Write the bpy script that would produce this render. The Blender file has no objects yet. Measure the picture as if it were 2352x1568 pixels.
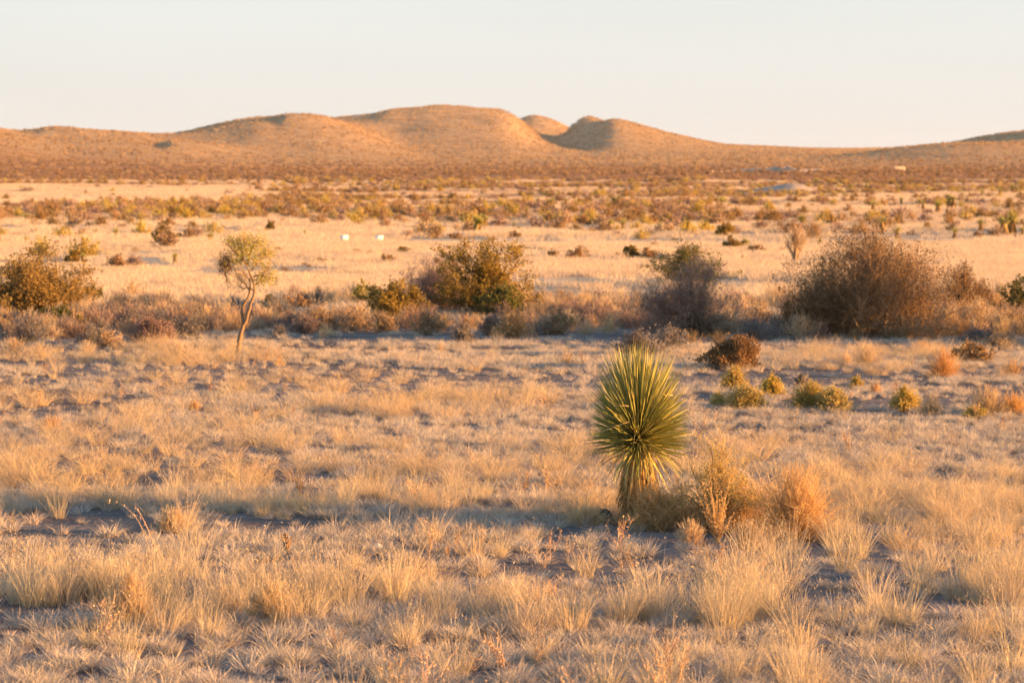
import bpy, math, random
import numpy as np
from mathutils import Vector

SC = bpy.context.scene
COL = SC.collection

# ------------------------------------------------------------------ camera
FOC = 100.0
F = FOC / 36.0 * 2352.0          # focal length in units of a 2352 px wide picture
CAM_H = 3.2
PITCH = math.atan(384.0 / F)     # looks a little down, horizon in the upper quarter
cam_data = bpy.data.cameras.new('camera')
cam = bpy.data.objects.new('camera', cam_data)
COL.objects.link(cam)
cam.location = (0, 0, CAM_H)
cam.rotation_euler = (math.pi / 2 - PITCH, 0, 0)
cam_data.lens = FOC
cam_data.sensor_width = 36.0
cam_data.clip_start = 0.1
cam_data.clip_end = 20000
cam_data.dof.use_dof = True
cam_data.dof.focus_distance = 26.4
cam_data.dof.aperture_fstop = 4.5
SC.camera = cam

# ------------------------------------------------------------------ sun and sky
SUN_EL = math.radians(7.5)
SUN_AZ = math.radians(98)       # clockwise from +Y: to the right, a little behind the camera
to_sun = Vector((math.sin(SUN_AZ) * math.cos(SUN_EL), math.cos(SUN_AZ) * math.cos(SUN_EL), math.sin(SUN_EL)))
sd = bpy.data.lights.new('sun', 'SUN')
sd.energy = 5.0
sd.angle = math.radians(0.55)
sd.color = (1.0, 0.50, 0.155)
sun = bpy.data.objects.new('sun', sd)
COL.objects.link(sun)
sun.rotation_euler = to_sun.to_track_quat('Z', 'Y').to_euler()
sun.location = (60, -20, 40)

world = bpy.data.worlds.new('World')
SC.world = world
world.use_nodes = True
wn, wl = world.node_tree.nodes, world.node_tree.links
wn.clear()
w_out = wn.new('ShaderNodeOutputWorld')
w_bg = wn.new('ShaderNodeBackground')
w_bg.inputs['Strength'].default_value = 0.1
w_sky = wn.new('ShaderNodeTexSky')
w_sky.sky_type = 'NISHITA'
w_sky.sun_disc = False
w_sky.sun_elevation = SUN_EL
w_sky.sun_rotation = SUN_AZ
w_sky.altitude = 1300
w_sky.air_density = 1.0
w_sky.dust_density = 2.0
w_geo = wn.new('ShaderNodeTexCoord')
w_sep = wn.new('ShaderNodeSeparateXYZ')
w_ramp = wn.new('ShaderNodeValToRGB')
el = w_ramp.color_ramp.elements
SKY = [(0.0, (0.775, 0.755, 0.76)), (0.035, (0.78, 0.77, 0.775)), (0.075, (0.79, 0.82, 0.82)), (0.125, (0.79, 0.90, 0.885)),
       (0.28, (0.60, 0.80, 0.94)), (0.6, (0.38, 0.60, 0.90)), (1.0, (0.28, 0.48, 0.86))]
el[0].position, el[0].color = SKY[0][0], (*SKY[0][1], 1)
el[1].position, el[1].color = SKY[-1][0], (*SKY[-1][1], 1)
for p_, c_ in SKY[1:-1]:
    e_ = el.new(p_)
    e_.color = (*c_, 1)
w_mul = wn.new('ShaderNodeVectorMath')
w_mul.operation = 'SCALE'
w_mul.inputs['Scale'].default_value = 2.38
w_mix = wn.new('ShaderNodeMix')
w_mix.data_type = 'RGBA'
w_mix.inputs['Factor'].default_value = 0.9      # the thin high veil whitens the clear sky
w_noise = wn.new('ShaderNodeTexNoise')
w_noise.inputs['Scale'].default_value = 2.2
w_map = wn.new('ShaderNodeMapping')
w_map.inputs['Scale'].default_value = (1, 1, 9)
w_mr = wn.new('ShaderNodeMapRange')
w_mr.inputs[1].default_value, w_mr.inputs[2].default_value = 0.46, 0.7
w_mr.inputs[3].default_value, w_mr.inputs[4].default_value = 1.0, 0.90
w_veil = wn.new('ShaderNodeVectorMath')
w_veil.operation = 'SCALE'
wl.new(w_geo.outputs['Generated'], w_sep.inputs[0])
wl.new(w_sep.outputs['Z'], w_ramp.inputs[0])
wl.new(w_geo.outputs['Generated'], w_map.inputs[0])
wl.new(w_map.outputs[0], w_noise.inputs['Vector'])
wl.new(w_noise.outputs[0], w_mr.inputs[0])
wl.new(w_ramp.outputs[0], w_veil.inputs[0])
wl.new(w_mr.outputs[0], w_veil.inputs['Scale'])
wl.new(w_veil.outputs[0], w_mul.inputs[0])
wl.new(w_sky.outputs[0], w_mix.inputs['A'])
wl.new(w_mul.outputs[0], w_mix.inputs['B'])
wl.new(w_mix.outputs['Result'], w_bg.inputs['Color'])
wl.new(w_bg.outputs[0], w_out.inputs[0])

SC.view_settings.view_transform = 'Standard'
SC.view_settings.look = 'None'
SC.view_settings.exposure = 2.1
SC.view_settings.gamma = 1.0
SC.view_settings.use_curve_mapping = False
SC.render.engine = 'CYCLES'
SC.cycles.use_denoising = True
SC.cycles.max_bounces = 6
SC.cycles.diffuse_bounces = 3
SC.cycles.transmission_bounces = 3
SC.cycles.transparent_max_bounces = 4
SC.cycles.volume_bounces = 0
SC.cycles.caustics_reflective = False
SC.cycles.caustics_refractive = False

HAZE = 0.00004

# ------------------------------------------------------------------ noise
_tab = np.random.RandomState(7).rand(256, 256)


def vnoise(x, y, s=0):
    x = np.asarray(x, float) + s * 17.31
    y = np.asarray(y, float) + s * 9.77
    xi, yi = np.floor(x).astype(int), np.floor(y).astype(int)
    fx, fy = x - xi, y - yi
    fx, fy = fx * fx * (3 - 2 * fx), fy * fy * (3 - 2 * fy)
    a, b = _tab[xi & 255, yi & 255], _tab[(xi + 1) & 255, yi & 255]
    c, d = _tab[xi & 255, (yi + 1) & 255], _tab[(xi + 1) & 255, (yi + 1) & 255]
    return (a * (1 - fx) + b * fx) * (1 - fy) + (c * (1 - fx) + d * fx) * fy


def fbm(x, y, o=4, s=0):
    v, a, t = 0.0, 1.0, 0.0
    for i in range(o):
        v = v + a * vnoise(np.asarray(x) * 2.03 ** i, np.asarray(y) * 2.03 ** i, s + i)
        t += a
        a *= 0.5
    return v / t


# ------------------------------------------------------------------ terrain height
BR = np.array([0, 380, 500, 600, 800, 1100, 1500, 2000, 3000, 5200.0])
BZ = np.array([0, 0.0, 0.45, 1.4, 3.2, 6.0, 10.5, 18.5, 30, 30.0])


def row_z(Y, d):
    """height that the row Y of the picture has at distance d"""
    return CAM_H - (Y - 400.0) * d / F


# px, distance, row of the top, half widths (px) left / right, half depths near / far
HILLS = [
    (-120, 1500, 284, 420, 300, 330, 500),
    (215, 1620, 303, 220, 300, 330, 500),
    (405, 1440, 327, 32, 150, 120, 220),
    (60, 1330, 345, 260, 160, 160, 220),
    (700, 1900, 270, 250, 190, 330, 500),
    (665, 1780, 288, 34, 150, 130, 160),
    (560, 1820, 291, 240, 170, 300, 400),
    (505, 1560, 336, 130, 160, 190, 250),
    (735, 1560, 342, 34, 140, 130, 220),
    (640, 1440, 362, 140, 150, 100, 200),
    (600, 1620, 322, 70, 180, 130, 200),
    (800, 1760, 312, 60, 90, 170, 200),
    (860, 1640, 340, 70, 110, 120, 200),
    (300, 1500, 334, 50, 140, 110, 200),
    (120, 1560, 312, 60, 160, 120, 250),
    (850, 2250, 267, 190, 190, 350, 500),
    (1015, 2350, 246, 150, 200, 420, 600),
    (905, 2230, 268, 60, 160, 200, 300),
    (1140, 2330, 262, 160, 95, 420, 600),
    (1000, 2000, 318, 190, 180, 220, 300),
    (1225, 3000, 263, 80, 110, 400, 400),
    (1354, 2420, 270, 70, 60, 220, 300),
    (1412, 2340, 271, 56, 130, 300, 300),
    (1415, 2130, 312, 50, 130, 200, 200),
    (1505, 2350, 302, 90, 135, 300, 400),
    (1640, 2450, 333, 140, 170, 300, 400),
    (2600, 1900, 278, 330, 500, 350, 600),
    (2230, 1500, 330, 240, 300, 160, 300),
    (2330, 1950, 312, 190, 300, 300, 500),
    (-900, 1900, 250, 450, 450, 500, 600),
    (3400, 2100, 262, 420, 500, 400, 600),
]


def terrain(x, y):
    x = np.asarray(x, float)
    y = np.asarray(y, float)
    r = np.hypot(x, y)
    px = 1176 + F * np.arctan2(x, np.maximum(y, 1e-6))
    px = np.where(y > 0, px, 99999)
    base = np.interp(r, BR, BZ)
    acc = np.zeros_like(r)
    for (hx, hd, hy, wl_, wr_, dn, df) in HILLS:
        H = row_z(hy, hd) - np.interp(hd, BR, BZ)
        wx = np.where(px < hx, wl_, wr_)
        wd = np.where(r < hd, dn, df)
        warp = 0.12 * (fbm(x / 160, y / 160, 3, 5) - 0.5)
        q = ((px - hx) / wx) ** 2 + ((r - hd) / wd) ** 2
        b = H * np.exp(-q * (0.95 + warp * 3))
        acc = acc + np.maximum(b, 0) ** 3.6
    hill = acc ** (1 / 3.6)
    gul = (np.abs(fbm(x / 90, y / 90, 4, 11) - 0.5) * 2)
    rid = 1 - np.abs(fbm(x / 170 + .3 * fbm(x / 60, y / 60, 2, 8), y / 260, 3, 13) - 0.5) * 4
    hill = hill + np.clip(hill / 22, 0, 1) * np.clip(1.6 - hill / 40, .3, 1) * 3.4 * (rid - .55)
    hill = hill * (0.97 + 0.10 * (fbm(x / 60, y / 60, 4, 3) - 0.5)) - np.clip(hill / 30, 0, 1) * (0.35 - gul) * 1.5 * np.clip(hill / 12, 0, 1)
    und = 0.13 * (fbm(x / 9, y / 9, 3, 21) - 0.5) + 0.022 * (fbm(x / 1.6, y / 1.6, 2, 31) - 0.5)
    mid = np.clip((r - 60) / 140, 0, 1)
    und = und + mid * 1.0 * (fbm(x / 70, y / 45, 3, 41) - 0.5)
    und = und + np.clip((r - 450) / 400, 0, 1) * 2.2 * (fbm(x / 160, y / 120, 3, 51) - 0.5)
    return base + hill + und


def terr1(x, y):
    return float(terrain(np.array([x]), np.array([y]))[0])


def ray(px, py):
    u, v = (px - 1176.0) / F, -(py - 784.0) / F
    cp, sp = math.cos(PITCH), math.sin(PITCH)
    return Vector((u, cp + v * sp, -sp + v * cp))


def ground(px, py):
    """the point of the ground seen at that place of the photograph"""
    d = ray(px, py)
    t = 10 * np.exp(np.linspace(0, math.log(300), 500))
    for _ in range(2):
        below = np.nonzero(CAM_H + d.z * t <= terrain(d.x * t, d.y * t))[0]
        i = int(below[0]) if len(below) else len(t) - 1
        t = np.linspace(t[max(i - 1, 0)], t[i], 24)
    t = float(t[12])
    return Vector((d.x * t, d.y * t, terr1(d.x * t, d.y * t)))


def m_per_px(p):
    return math.hypot(p.x, p.y) / F


# ------------------------------------------------------------------ mesh helpers
class Acc:
    """collects ribbons, tubes, leaves and faces, then becomes one mesh"""
    def __init__(self):
        self.v, self.q, self.t, self.a, self.mi_q, self.mi_t, self.n = [], [], [], [], [], [], 0

    def add(self, v, q=None, t=None, var=None, mi=0):
        v = np.asarray(v, np.float32).reshape(-1, 3)
        self.v.append(v)
        self.a.append(np.broadcast_to(np.asarray(0.5 if var is None else var, np.float32), (len(v),)))
        if q is not None and len(q):
            self.q.append(np.asarray(q) + self.n)
            self.mi_q.append(np.full(len(q), mi))
        if t is not None and len(t):
            self.t.append(np.asarray(t) + self.n)
            self.mi_t.append(np.full(len(t), mi))
        self.n += len(v)

    def ribbons(self, P, W, rng, var=None, side=None, mi=0):
        """P (n,k,3) polylines, W (n,k) widths"""
        n, k = P.shape[:2]
        if n == 0:
            return
        if side is None:
            a = rng.uniform(0, 2 * np.pi, n)
            side = np.stack([np.cos(a), np.sin(a), rng.uniform(-.3, .3, n)], 1)
        T = P[:, -1] - P[:, 0]
        T /= np.linalg.norm(T, axis=1, keepdims=True) + 1e-9
        side = side - T * np.sum(side * T, 1, keepdims=True)
        side /= np.linalg.norm(side, axis=1, keepdims=True) + 1e-9
        L = P + side[:, None] * W[..., None] * .5
        R = P - side[:, None] * W[..., None] * .5
        V = np.stack([L, R], 2).reshape(-1, 3)
        i = (np.arange(n)[:, None] * k + np.arange(k - 1)[None]).reshape(-1) * 2
        Q = np.stack([i, i + 1, i + 3, i + 2], 1)
        vr = rng.uniform(0, 1, n) if var is None else np.broadcast_to(var, (n,))
        self.add(V, q=Q, var=np.repeat(vr, 2 * k), mi=mi)

    def tubes(self, P, R, rng, sides=3, var=None, mi=0):
        n, k = P.shape[:2]
        if n == 0:
            return
        T = P[:, -1] - P[:, 0]
        T /= np.linalg.norm(T, axis=1, keepdims=True) + 1e-9
        ref = np.where(np.abs(T[:, 2:3]) < .8, np.array([[0, 0, 1.0]]), np.array([[1.0, 0, 0]]))
        A = np.cross(T, ref)
        A /= np.linalg.norm(A, axis=1, keepdims=True) + 1e-9
        B = np.cross(T, A)
        ang = np.arange(sides) / sides * 2 * np.pi
        ring = np.cos(ang)[None, :, None] * A[:, None] + np.sin(ang)[None, :, None] * B[:, None]
        V = P[:, :, None] + ring[:, None] * R[..., None, None]
        V = V.reshape(-1, 3)
        nn, kk, ss = np.meshgrid(np.arange(n), np.arange(k - 1), np.arange(sides), indexing='ij')
        a = (nn * k + kk) * sides + ss
        b = (nn * k + kk) * sides + (ss + 1) % sides
        Q = np.stack([a, b, b + sides, a + sides], -1).reshape(-1, 4)
        vr = rng.uniform(0, 1, n) if var is None else np.broadcast_to(var, (n,))
        self.add(V, q=Q, var=np.repeat(vr, k * sides), mi=mi)

    def leaves(self, C, L, W, rng, var=None, up=0.3, mi=0):
        """small pointed leaf faces at points C"""
        n = len(C)
        if n == 0:
            return
        d = rng.normal(size=(n, 3))
        d[:, 2] += up
        d /= np.linalg.norm(d, axis=1, keepdims=True)
        s = np.cross(d, rng.normal(size=(n, 3)))
        s /= np.linalg.norm(s, axis=1, keepdims=True) + 1e-9
        l = (L * rng.uniform(.6, 1.3, n))[:, None]
        w = (W * rng.uniform(.6, 1.3, n))[:, None]
        V = np.stack([C, C + d * l * .5 + s * w * .5, C + d * l, C + d * l * .5 - s * w * .5], 1).reshape(-1, 3)
        i = np.arange(n) * 4
        vr = rng.uniform(0, 1, n) if var is None else var
        self.add(V, q=np.stack([i, i + 1, i + 2, i + 3], 1), var=np.repeat(vr, 4), mi=mi)

    def mesh(self, name, mats, smooth=False):
        me = bpy.data.meshes.new(name)
        V = np.concatenate(self.v)
        q = np.concatenate(self.q) if self.q else np.zeros((0, 4), int)
        t = np.concatenate(self.t) if self.t else np.zeros((0, 3), int)
        me.vertices.add(len(V))
        me.vertices.foreach_set('co', V.ravel())
        me.loops.add(q.size + t.size)
        me.loops.foreach_set('vertex_index', np.concatenate([q.ravel(), t.ravel()]).astype(np.int32))
        me.polygons.add(len(q) + len(t))
        st = np.concatenate([np.arange(len(q)) * 4, q.size + np.arange(len(t)) * 3]).astype(np.int32)
        me.polygons.foreach_set('loop_start', st)
        mi = np.concatenate(([*self.mi_q, *self.mi_t]) or [np.zeros(0)]).astype(np.int32)
        me.polygons.foreach_set('material_index', mi)
        at = me.attributes.new('var', 'FLOAT', 'POINT')
        at.data.foreach_set('value', np.concatenate(self.a).astype(np.float32))
        if smooth:
            me.polygons.foreach_set('use_smooth', np.ones(len(q) + len(t), bool))
        me.update(calc_edges=True)
        for m in (mats if isinstance(mats, (list, tuple)) else [mats]):
            me.materials.append(m)
        return me


def put(name, me, parent=None, loc=(0, 0, 0), **kw):
    o = bpy.data.objects.new(name, me)
    COL.objects.link(o)
    if parent is not None:
        o.parent = parent
    o.location = loc
    for k, v in kw.items():
        o[k] = v
    if parent is not None and name in ('twigs', 'foliage', 'seed_husks', 'crown', 'dead_foliage'):
        o['kind'] = 'stuff'          # countless hair-thin twigs or tiny leaves, joined
    return o


def thing(name, label, cat, loc, group=None, rz=0.0, sc=1.0):
    o = bpy.data.objects.new(name, None)
    COL.objects.link(o)
    o.empty_display_size = 0.1
    o.location = loc
    o.rotation_euler = (0, 0, rz)
    o.scale = sc if isinstance(sc, (tuple, list)) else (sc, sc, sc)
    o['label'], o['category'] = label, cat
    if group:
        o['group'] = group
    return o


# ------------------------------------------------------------------ materials
def leafy(name, c0, c1, trans=0.3, inst=0.0, c2=None, gloss=0.0):
    """matt plant matter: colour runs from c0 to c1 with each blade's own value"""
    m = bpy.data.materials.new(name)
    m.use_nodes = True
    n, l = m.node_tree.nodes, m.node_tree.links
    n.clear()
    out = n.new('ShaderNodeOutputMaterial')
    at = n.new('ShaderNodeAttribute')
    at.attribute_name = 'var'
    rp = n.new('ShaderNodeValToRGB')
    rp.color_ramp.elements[0].color = (*c0, 1)
    rp.color_ramp.elements[1].color = (*c1, 1)
    if c2:
        e = rp.color_ramp.elements.new(0.86)
        e.color = (*c1, 1)
        rp.color_ramp.elements[2].color = (*c2, 1)
    l.new(at.outputs['Fac'], rp.inputs[0])
    col = rp.outputs[0]
    if inst:
        oi = n.new('ShaderNodeObjectInfo')
        hs = n.new('ShaderNodeHueSaturation')
        for k, (a, b, mul) in {'Value': (1 - inst, 1 + inst, 1), 'Saturation': (1 - inst * .8, 1 + inst * .8, 7.7), 'Hue': (.5 - inst * .05, .5 + inst * .04, 3.3)}.items():
            mm = n.new('ShaderNodeMath')
            mm.operation = 'MULTIPLY'
            mm.inputs[1].default_value = mul
            fr = n.new('ShaderNodeMath')
            fr.operation = 'FRACT'
            mr = n.new('ShaderNodeMapRange')
            mr.inputs[3].default_value, mr.inputs[4].default_value = a, b
            l.new(oi.outputs['Random'], mm.inputs[0])
            l.new(mm.outputs[0], fr.inputs[0])
            l.new(fr.outputs[0], mr.inputs[0])
            l.new(mr.outputs[0], hs.inputs[k])
        l.new(col, hs.inputs['Color'])
        col = hs.outputs[0]
    df = n.new('ShaderNodeBsdfDiffuse')
    l.new(col, df.inputs['Color'])
    sh = df.outputs[0]
    if trans:
        tr = n.new('ShaderNodeBsdfTranslucent')
        l.new(col, tr.inputs['Color'])
        mx = n.new('ShaderNodeMixShader')
        mx.inputs[0].default_value = trans
        l.new(sh, mx.inputs[1])
        l.new(tr.outputs[0], mx.inputs[2])
        sh = mx.outputs[0]
    if gloss:
        g = n.new('ShaderNodeBsdfGlossy')
        g.inputs['Roughness'].default_value = 0.4
        mx = n.new('ShaderNodeMixShader')
        mx.inputs[0].default_value = gloss
        l.new(sh, mx.inputs[1])
        l.new(g.outputs[0], mx.inputs[2])
        sh = mx.outputs[0]
    l.new(sh, out.inputs[0])
    return m


M = {
    'straw': leafy('dry_straw', (.46, .36, .23), (.66, .54, .36), .35, .16),
    'golden': leafy('golden_grass', (.48, .35, .20), (.68, .53, .34), .38, .12),
    'short': leafy('short_pale_grass', (.35, .30, .25), (.66, .57, .46), .28, .18),
    'far': leafy('far_grass', (.54, .42, .29), (.70, .57, .42), .35, .10),
    'stalk': leafy('dead_stalk', (.40, .25, .14), (.58, .40, .24), .15, .2),
    'bark': leafy('grey_brown_bark', (.17, .12, .08), (.27, .19, .13), 0, .1),
    'treebark': leafy('tree_bark', (.17, .11, .065), (.30, .20, .12), 0, 0),
    'twig': leafy('pinkish_twig', (.22, .15, .12), (.40, .28, .22), .1, .14),
    'twigtan': leafy('tan_twig', (.30, .20, .11), (.50, .35, .20), .15, .14),
    'twiggrey': leafy('grey_twig', (.15, .13, .115), (.30, .26, .23), .1, .12),
    'twigbrown': leafy('brown_twig', (.20, .12, .06), (.40, .26, .13), .15, .14),
    'olive': leafy('olive_leaf', (.15, .105, .028), (.38, .255, .07), .35, .12),
    'thornleaf': leafy('brown_thorn_leaf', (.12, .075, .035), (.28, .17, .08), .2, .1),
    'green': leafy('green_leaf', (.07, .08, .025), (.19, .17, .05), .3, .12),
    'light': leafy('light_green_leaf', (.30, .27, .07), (.50, .42, .13), .4, .08),
    'weed': leafy('yellow_green_stem', (.38, .29, .07), (.56, .42, .14), .35, .12),
    'orange': leafy('orange_dry_stem', (.45, .26, .10), (.66, .42, .19), .3, .12),
    'tumble': leafy('tumbleweed_stem', (.50, .32, .14), (.72, .50, .25), .35, 0),
    'yucca': leafy('yucca_leaf', (.19, .21, .045), (.60, .50, .17), .08, 0, None, .04),
    'yuccadry': leafy('dry_yucca_leaf', (.19, .11, .042), (.55, .37, .15), .2, .0),
    'yuccafar': leafy('far_yucca_leaf', (.30, .28, .09), (.46, .40, .15), .2, .1),
    'pebble': leafy('pebble_stone', (.20, .17, .15), (.42, .36, .31), 0, .25),
    'hilltuft': leafy('hill_bunch_grass', (.36, .24, .13), (.52, .37, .21), .3, .12),
    'hillbush': leafy('hill_bush', (.20, .13, .07), (.34, .22, .12), .2, .15),
}


def soil_mat():
    m = bpy.data.materials.new('desert_soil')
    m.use_nodes = True
    n, l = m.node_tree.nodes, m.node_tree.links
    b = n['Principled BSDF']
    b.inputs['Roughness'].default_value = 1.0
    b.inputs['Specular IOR Level'].default_value = 0.0
    geo = n.new('ShaderNodeNewGeometry')
    at = n.new('ShaderNodeAttribute')
    at.attribute_name = 'cover'
    nz = n.new('ShaderNodeTexNoise')
    nz.inputs['Scale'].default_value = 1.3
    nz.inputs['Detail'].default_value = 9
    l.new(geo.outputs['Position'], nz.inputs['Vector'])
    rp = n.new('ShaderNodeValToRGB')
    rp.color_ramp.elements[0].position, rp.color_ramp.elements[0].color = .32, (.62, .62, .64, 1)
    rp.color_ramp.elements[1].position, rp.color_ramp.elements[1].color = .7, (1.22, 1.2, 1.16, 1)
    l.new(nz.outputs[0], rp.inputs[0])
    nb = n.new('ShaderNodeTexNoise')
    nb.inputs['Scale'].default_value = .11
    nb.inputs['Detail'].default_value = 7
    l.new(geo.outputs['Position'], nb.inputs['Vector'])
    rb = n.new('ShaderNodeValToRGB')
    rb.color_ramp.elements[0].position, rb.color_ramp.elements[0].color = .35, (.72, .70, .70, 1)
    rb.color_ramp.elements[1].position, rb.color_ramp.elements[1].color = .66, (1.15, 1.15, 1.12, 1)
    l.new(nb.outputs[0], rb.inputs[0])
    m1 = n.new('ShaderNodeMix')
    m1.data_type, m1.blend_type = 'RGBA', 'MULTIPLY'
    m1.inputs['Factor'].default_value = 1
    l.new(rp.outputs[0], m1.inputs['A'])
    l.new(rb.outputs[0], m1.inputs['B'])
    m2 = n.new('ShaderNodeMix')
    m2.data_type, m2.blend_type = 'RGBA', 'MULTIPLY'
    m2.inputs['Factor'].default_value = 1
    l.new(m1.outputs['Result'], m2.inputs['A'])
    l.new(at.outputs['Color'], m2.inputs['B'])
    l.new(m2.outputs['Result'], b.inputs['Base Color'])
    # relief: pebbles and crust nearby, clumps far away
    bp = n.new('ShaderNodeBump')
    bp.inputs['Strength'].default_value = .7
    bp.inputs['Distance'].default_value = .05
    n3 = n.new('ShaderNodeTexNoise')
    n3.inputs['Scale'].default_value = 9
    n3.inputs['Detail'].default_value = 5
    l.new(geo.outputs['Position'], n3.inputs['Vector'])
    l.new(n3.outputs[0], bp.inputs['Height'])
    bq = n.new('ShaderNodeBump')
    bq.inputs['Strength'].default_value = 1.0
    bq.inputs['Distance'].default_value = 1.0
    n4 = n.new('ShaderNodeTexNoise')
    n4.inputs['Scale'].default_value = .5
    n4.inputs['Detail'].default_value = 6
    n4.inputs['Roughness'].default_value = .65
    l.new(geo.outputs['Position'], n4.inputs['Vector'])
    ln = n.new('ShaderNodeVectorMath')
    ln.operation = 'LENGTH'
    l.new(geo.outputs['Position'], ln.inputs[0])
    mr = n.new('ShaderNodeMapRange')
    mr.inputs[1].default_value, mr.inputs[2].default_value = 150, 700
    mr.inputs[3].default_value, mr.inputs[4].default_value = .05, 1.5
    l.new(ln.outputs['Value'], mr.inputs[0])
    mm = n.new('ShaderNodeMath')
    mm.operation = 'MULTIPLY'
    l.new(n4.outputs[0], mm.inputs[0])
    l.new(mr.outputs[0], mm.inputs[1])
    l.new(mm.outputs[0], bq.inputs['Height'])
    l.new(bp.outputs[0], bq.inputs['Normal'])
    l.new(bq.outputs[0], b.inputs['Normal'])
    return m


def plain(name, col, rough=.9, noise=0.15, scale=8, bump=.2, dist=.02):
    m = bpy.data.materials.new(name)
    m.use_nodes = True
    n, l = m.node_tree.nodes, m.node_tree.links
    b = n['Principled BSDF']
    b.inputs['Roughness'].default_value = rough
    nz = n.new('ShaderNodeTexNoise')
    nz.inputs['Scale'].default_value = scale
    nz.inputs['Detail'].default_value = 6
    tc = n.new('ShaderNodeTexCoord')
    l.new(tc.outputs['Object'], nz.inputs['Vector'])
    rp = n.new('ShaderNodeValToRGB')
    rp.color_ramp.elements[0].color = (*[c * (1 - noise) for c in col], 1)
    rp.color_ramp.elements[1].color = (*[min(1, c * (1 + noise)) for c in col], 1)
    l.new(nz.outputs[0], rp.inputs[0])
    l.new(rp.outputs[0], b.inputs['Base Color'])
    bp = n.new('ShaderNodeBump')
    bp.inputs['Strength'].default_value = bump
    bp.inputs['Distance'].default_value = dist
    l.new(nz.outputs[0], bp.inputs['Height'])
    l.new(bp.outputs[0], b.inputs['Normal'])
    return m


hz = bpy.data.materials.new('thin_air')
hz.use_nodes = True
hz.node_tree.nodes.clear()
h_o = hz.node_tree.nodes.new('ShaderNodeOutputMaterial')
h_v = hz.node_tree.nodes.new('ShaderNodeVolumePrincipled')
h_v.inputs['Color'].default_value = (.80, .86, .95, 1)
h_v.inputs['Density'].default_value = HAZE
h_v.inputs['Anisotropy'].default_value = .2
hz.node_tree.links.new(h_v.outputs[0], h_o.inputs['Volume'])
hv = [(i * 5600, j * 5600, z) for z in (-4, 74) for i, j in ((-1, -1), (1, -1), (1, 1), (-1, 1))]
hm = bpy.data.meshes.new('haze')
hm.from_pydata(hv, [], [(3, 2, 1, 0), (4, 5, 6, 7), (0, 1, 5, 4), (1, 2, 6, 5), (2, 3, 7, 6), (3, 0, 4, 7)])
hm.materials.append(hz)
put('haze', hm, kind='stuff', label='thin bluish air softening the far hills', category='haze')

# ------------------------------------------------------------------ the ground, one sheet out to the hills and past them
az = np.radians(np.concatenate([np.arange(-180, -26, 4.0), np.arange(-26, -13, .5), np.arange(-13, 14, .065), np.arange(14, 27, .5), np.arange(27, 180, 4.0)]))
rr = np.concatenate([[.01, 3, 6, 9, 12], 14 * np.exp(np.arange(0, math.log(4800 / 14), .0215)), [5200]])
A_, R_ = np.meshgrid(az, rr, indexing='ij')
GX, GY = R_ * np.sin(A_), R_ * np.cos(A_)
GZ = terrain(GX, GY)
na, nr = A_.shape
ii, jj = np.meshgrid(np.arange(na), np.arange(nr - 1), indexing='ij')
i2 = (ii + 1) % na
quads = np.stack([ii * nr + jj, ii * nr + jj + 1, i2 * nr + jj + 1, i2 * nr + jj], -1).reshape(-1, 4)
ga = Acc()
ga.add(np.stack([GX, GY, GZ], -1).reshape(-1, 3), q=quads)
gm = ga.mesh('ground', soil_mat(), smooth=True)
if gm.polygons[len(gm.polygons) // 2].normal.z < 0:
    gm.flip_normals()


def cover_colour(x, y):
    """what grows on the land there: soil near, pale grass fields, brown brush flats, hill grass"""
    r = np.hypot(x, y)
    px = 1176 + F * np.arctan2(x, np.maximum(y, 1e-6))
    w = (fbm(x / 60, y / 40, 4, 61) - .5)
    rw = r * (1 + .16 * w)
    soil = np.array([.20, .172, .155])
    pale = np.array([.56, .46, .33])
    brush = np.array([.44, .27, .155])
    flat = np.array([.36, .20, .105])
    hill = np.array([.44, .30, .17])
    keys = [(0, soil), (60, soil), (74, pale * .82), (180, pale * .82), (205, brush * 1.1), (330, brush), (380, brush), (470, brush * 1.05), (640, flat), (1050, flat), (1300, hill), (6000, hill)]
    out = np.stack([np.interp(rw, [k[0] for k in keys], [k[1][c] for k in keys]) for c in range(3)], -1)
    left = np.clip((640 - px + 500 * w) / 160, 0, 1) * np.clip((r - 300) / 30, 0, 1) * np.clip((560 + 140 * np.clip((px + 200) / 900, 0, 1) * -.6 - r) / 40, 0, 1)
    out = out * (1 - left[..., None]) + pale * 1.1 * left[..., None]
    mid = np.clip(1 - np.abs(px - 780) / 260, 0, 1) * np.clip(1 - np.abs(r - 575) / 18, 0, 1)
    out = out * (1 - mid[..., None] * .8) + pale * mid[..., None] * .8
    rightpale = np.clip((px - 1700) / 200, 0, 1) * np.clip(1 - np.abs(rw - 370) / 60, 0, 1)
    out = out * (1 - .7 * rightpale[..., None]) + pale * .7 * rightpale[..., None]
    return out


cc = cover_colour(GX, GY).reshape(-1, 3)
ca = gm.attributes.new('cover', 'FLOAT_COLOR', 'POINT')
ca.data.foreach_set('color', np.concatenate([cc, np.ones((len(cc), 1))], 1).astype(np.float32).ravel())
put('ground', gm, kind='structure')


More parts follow.
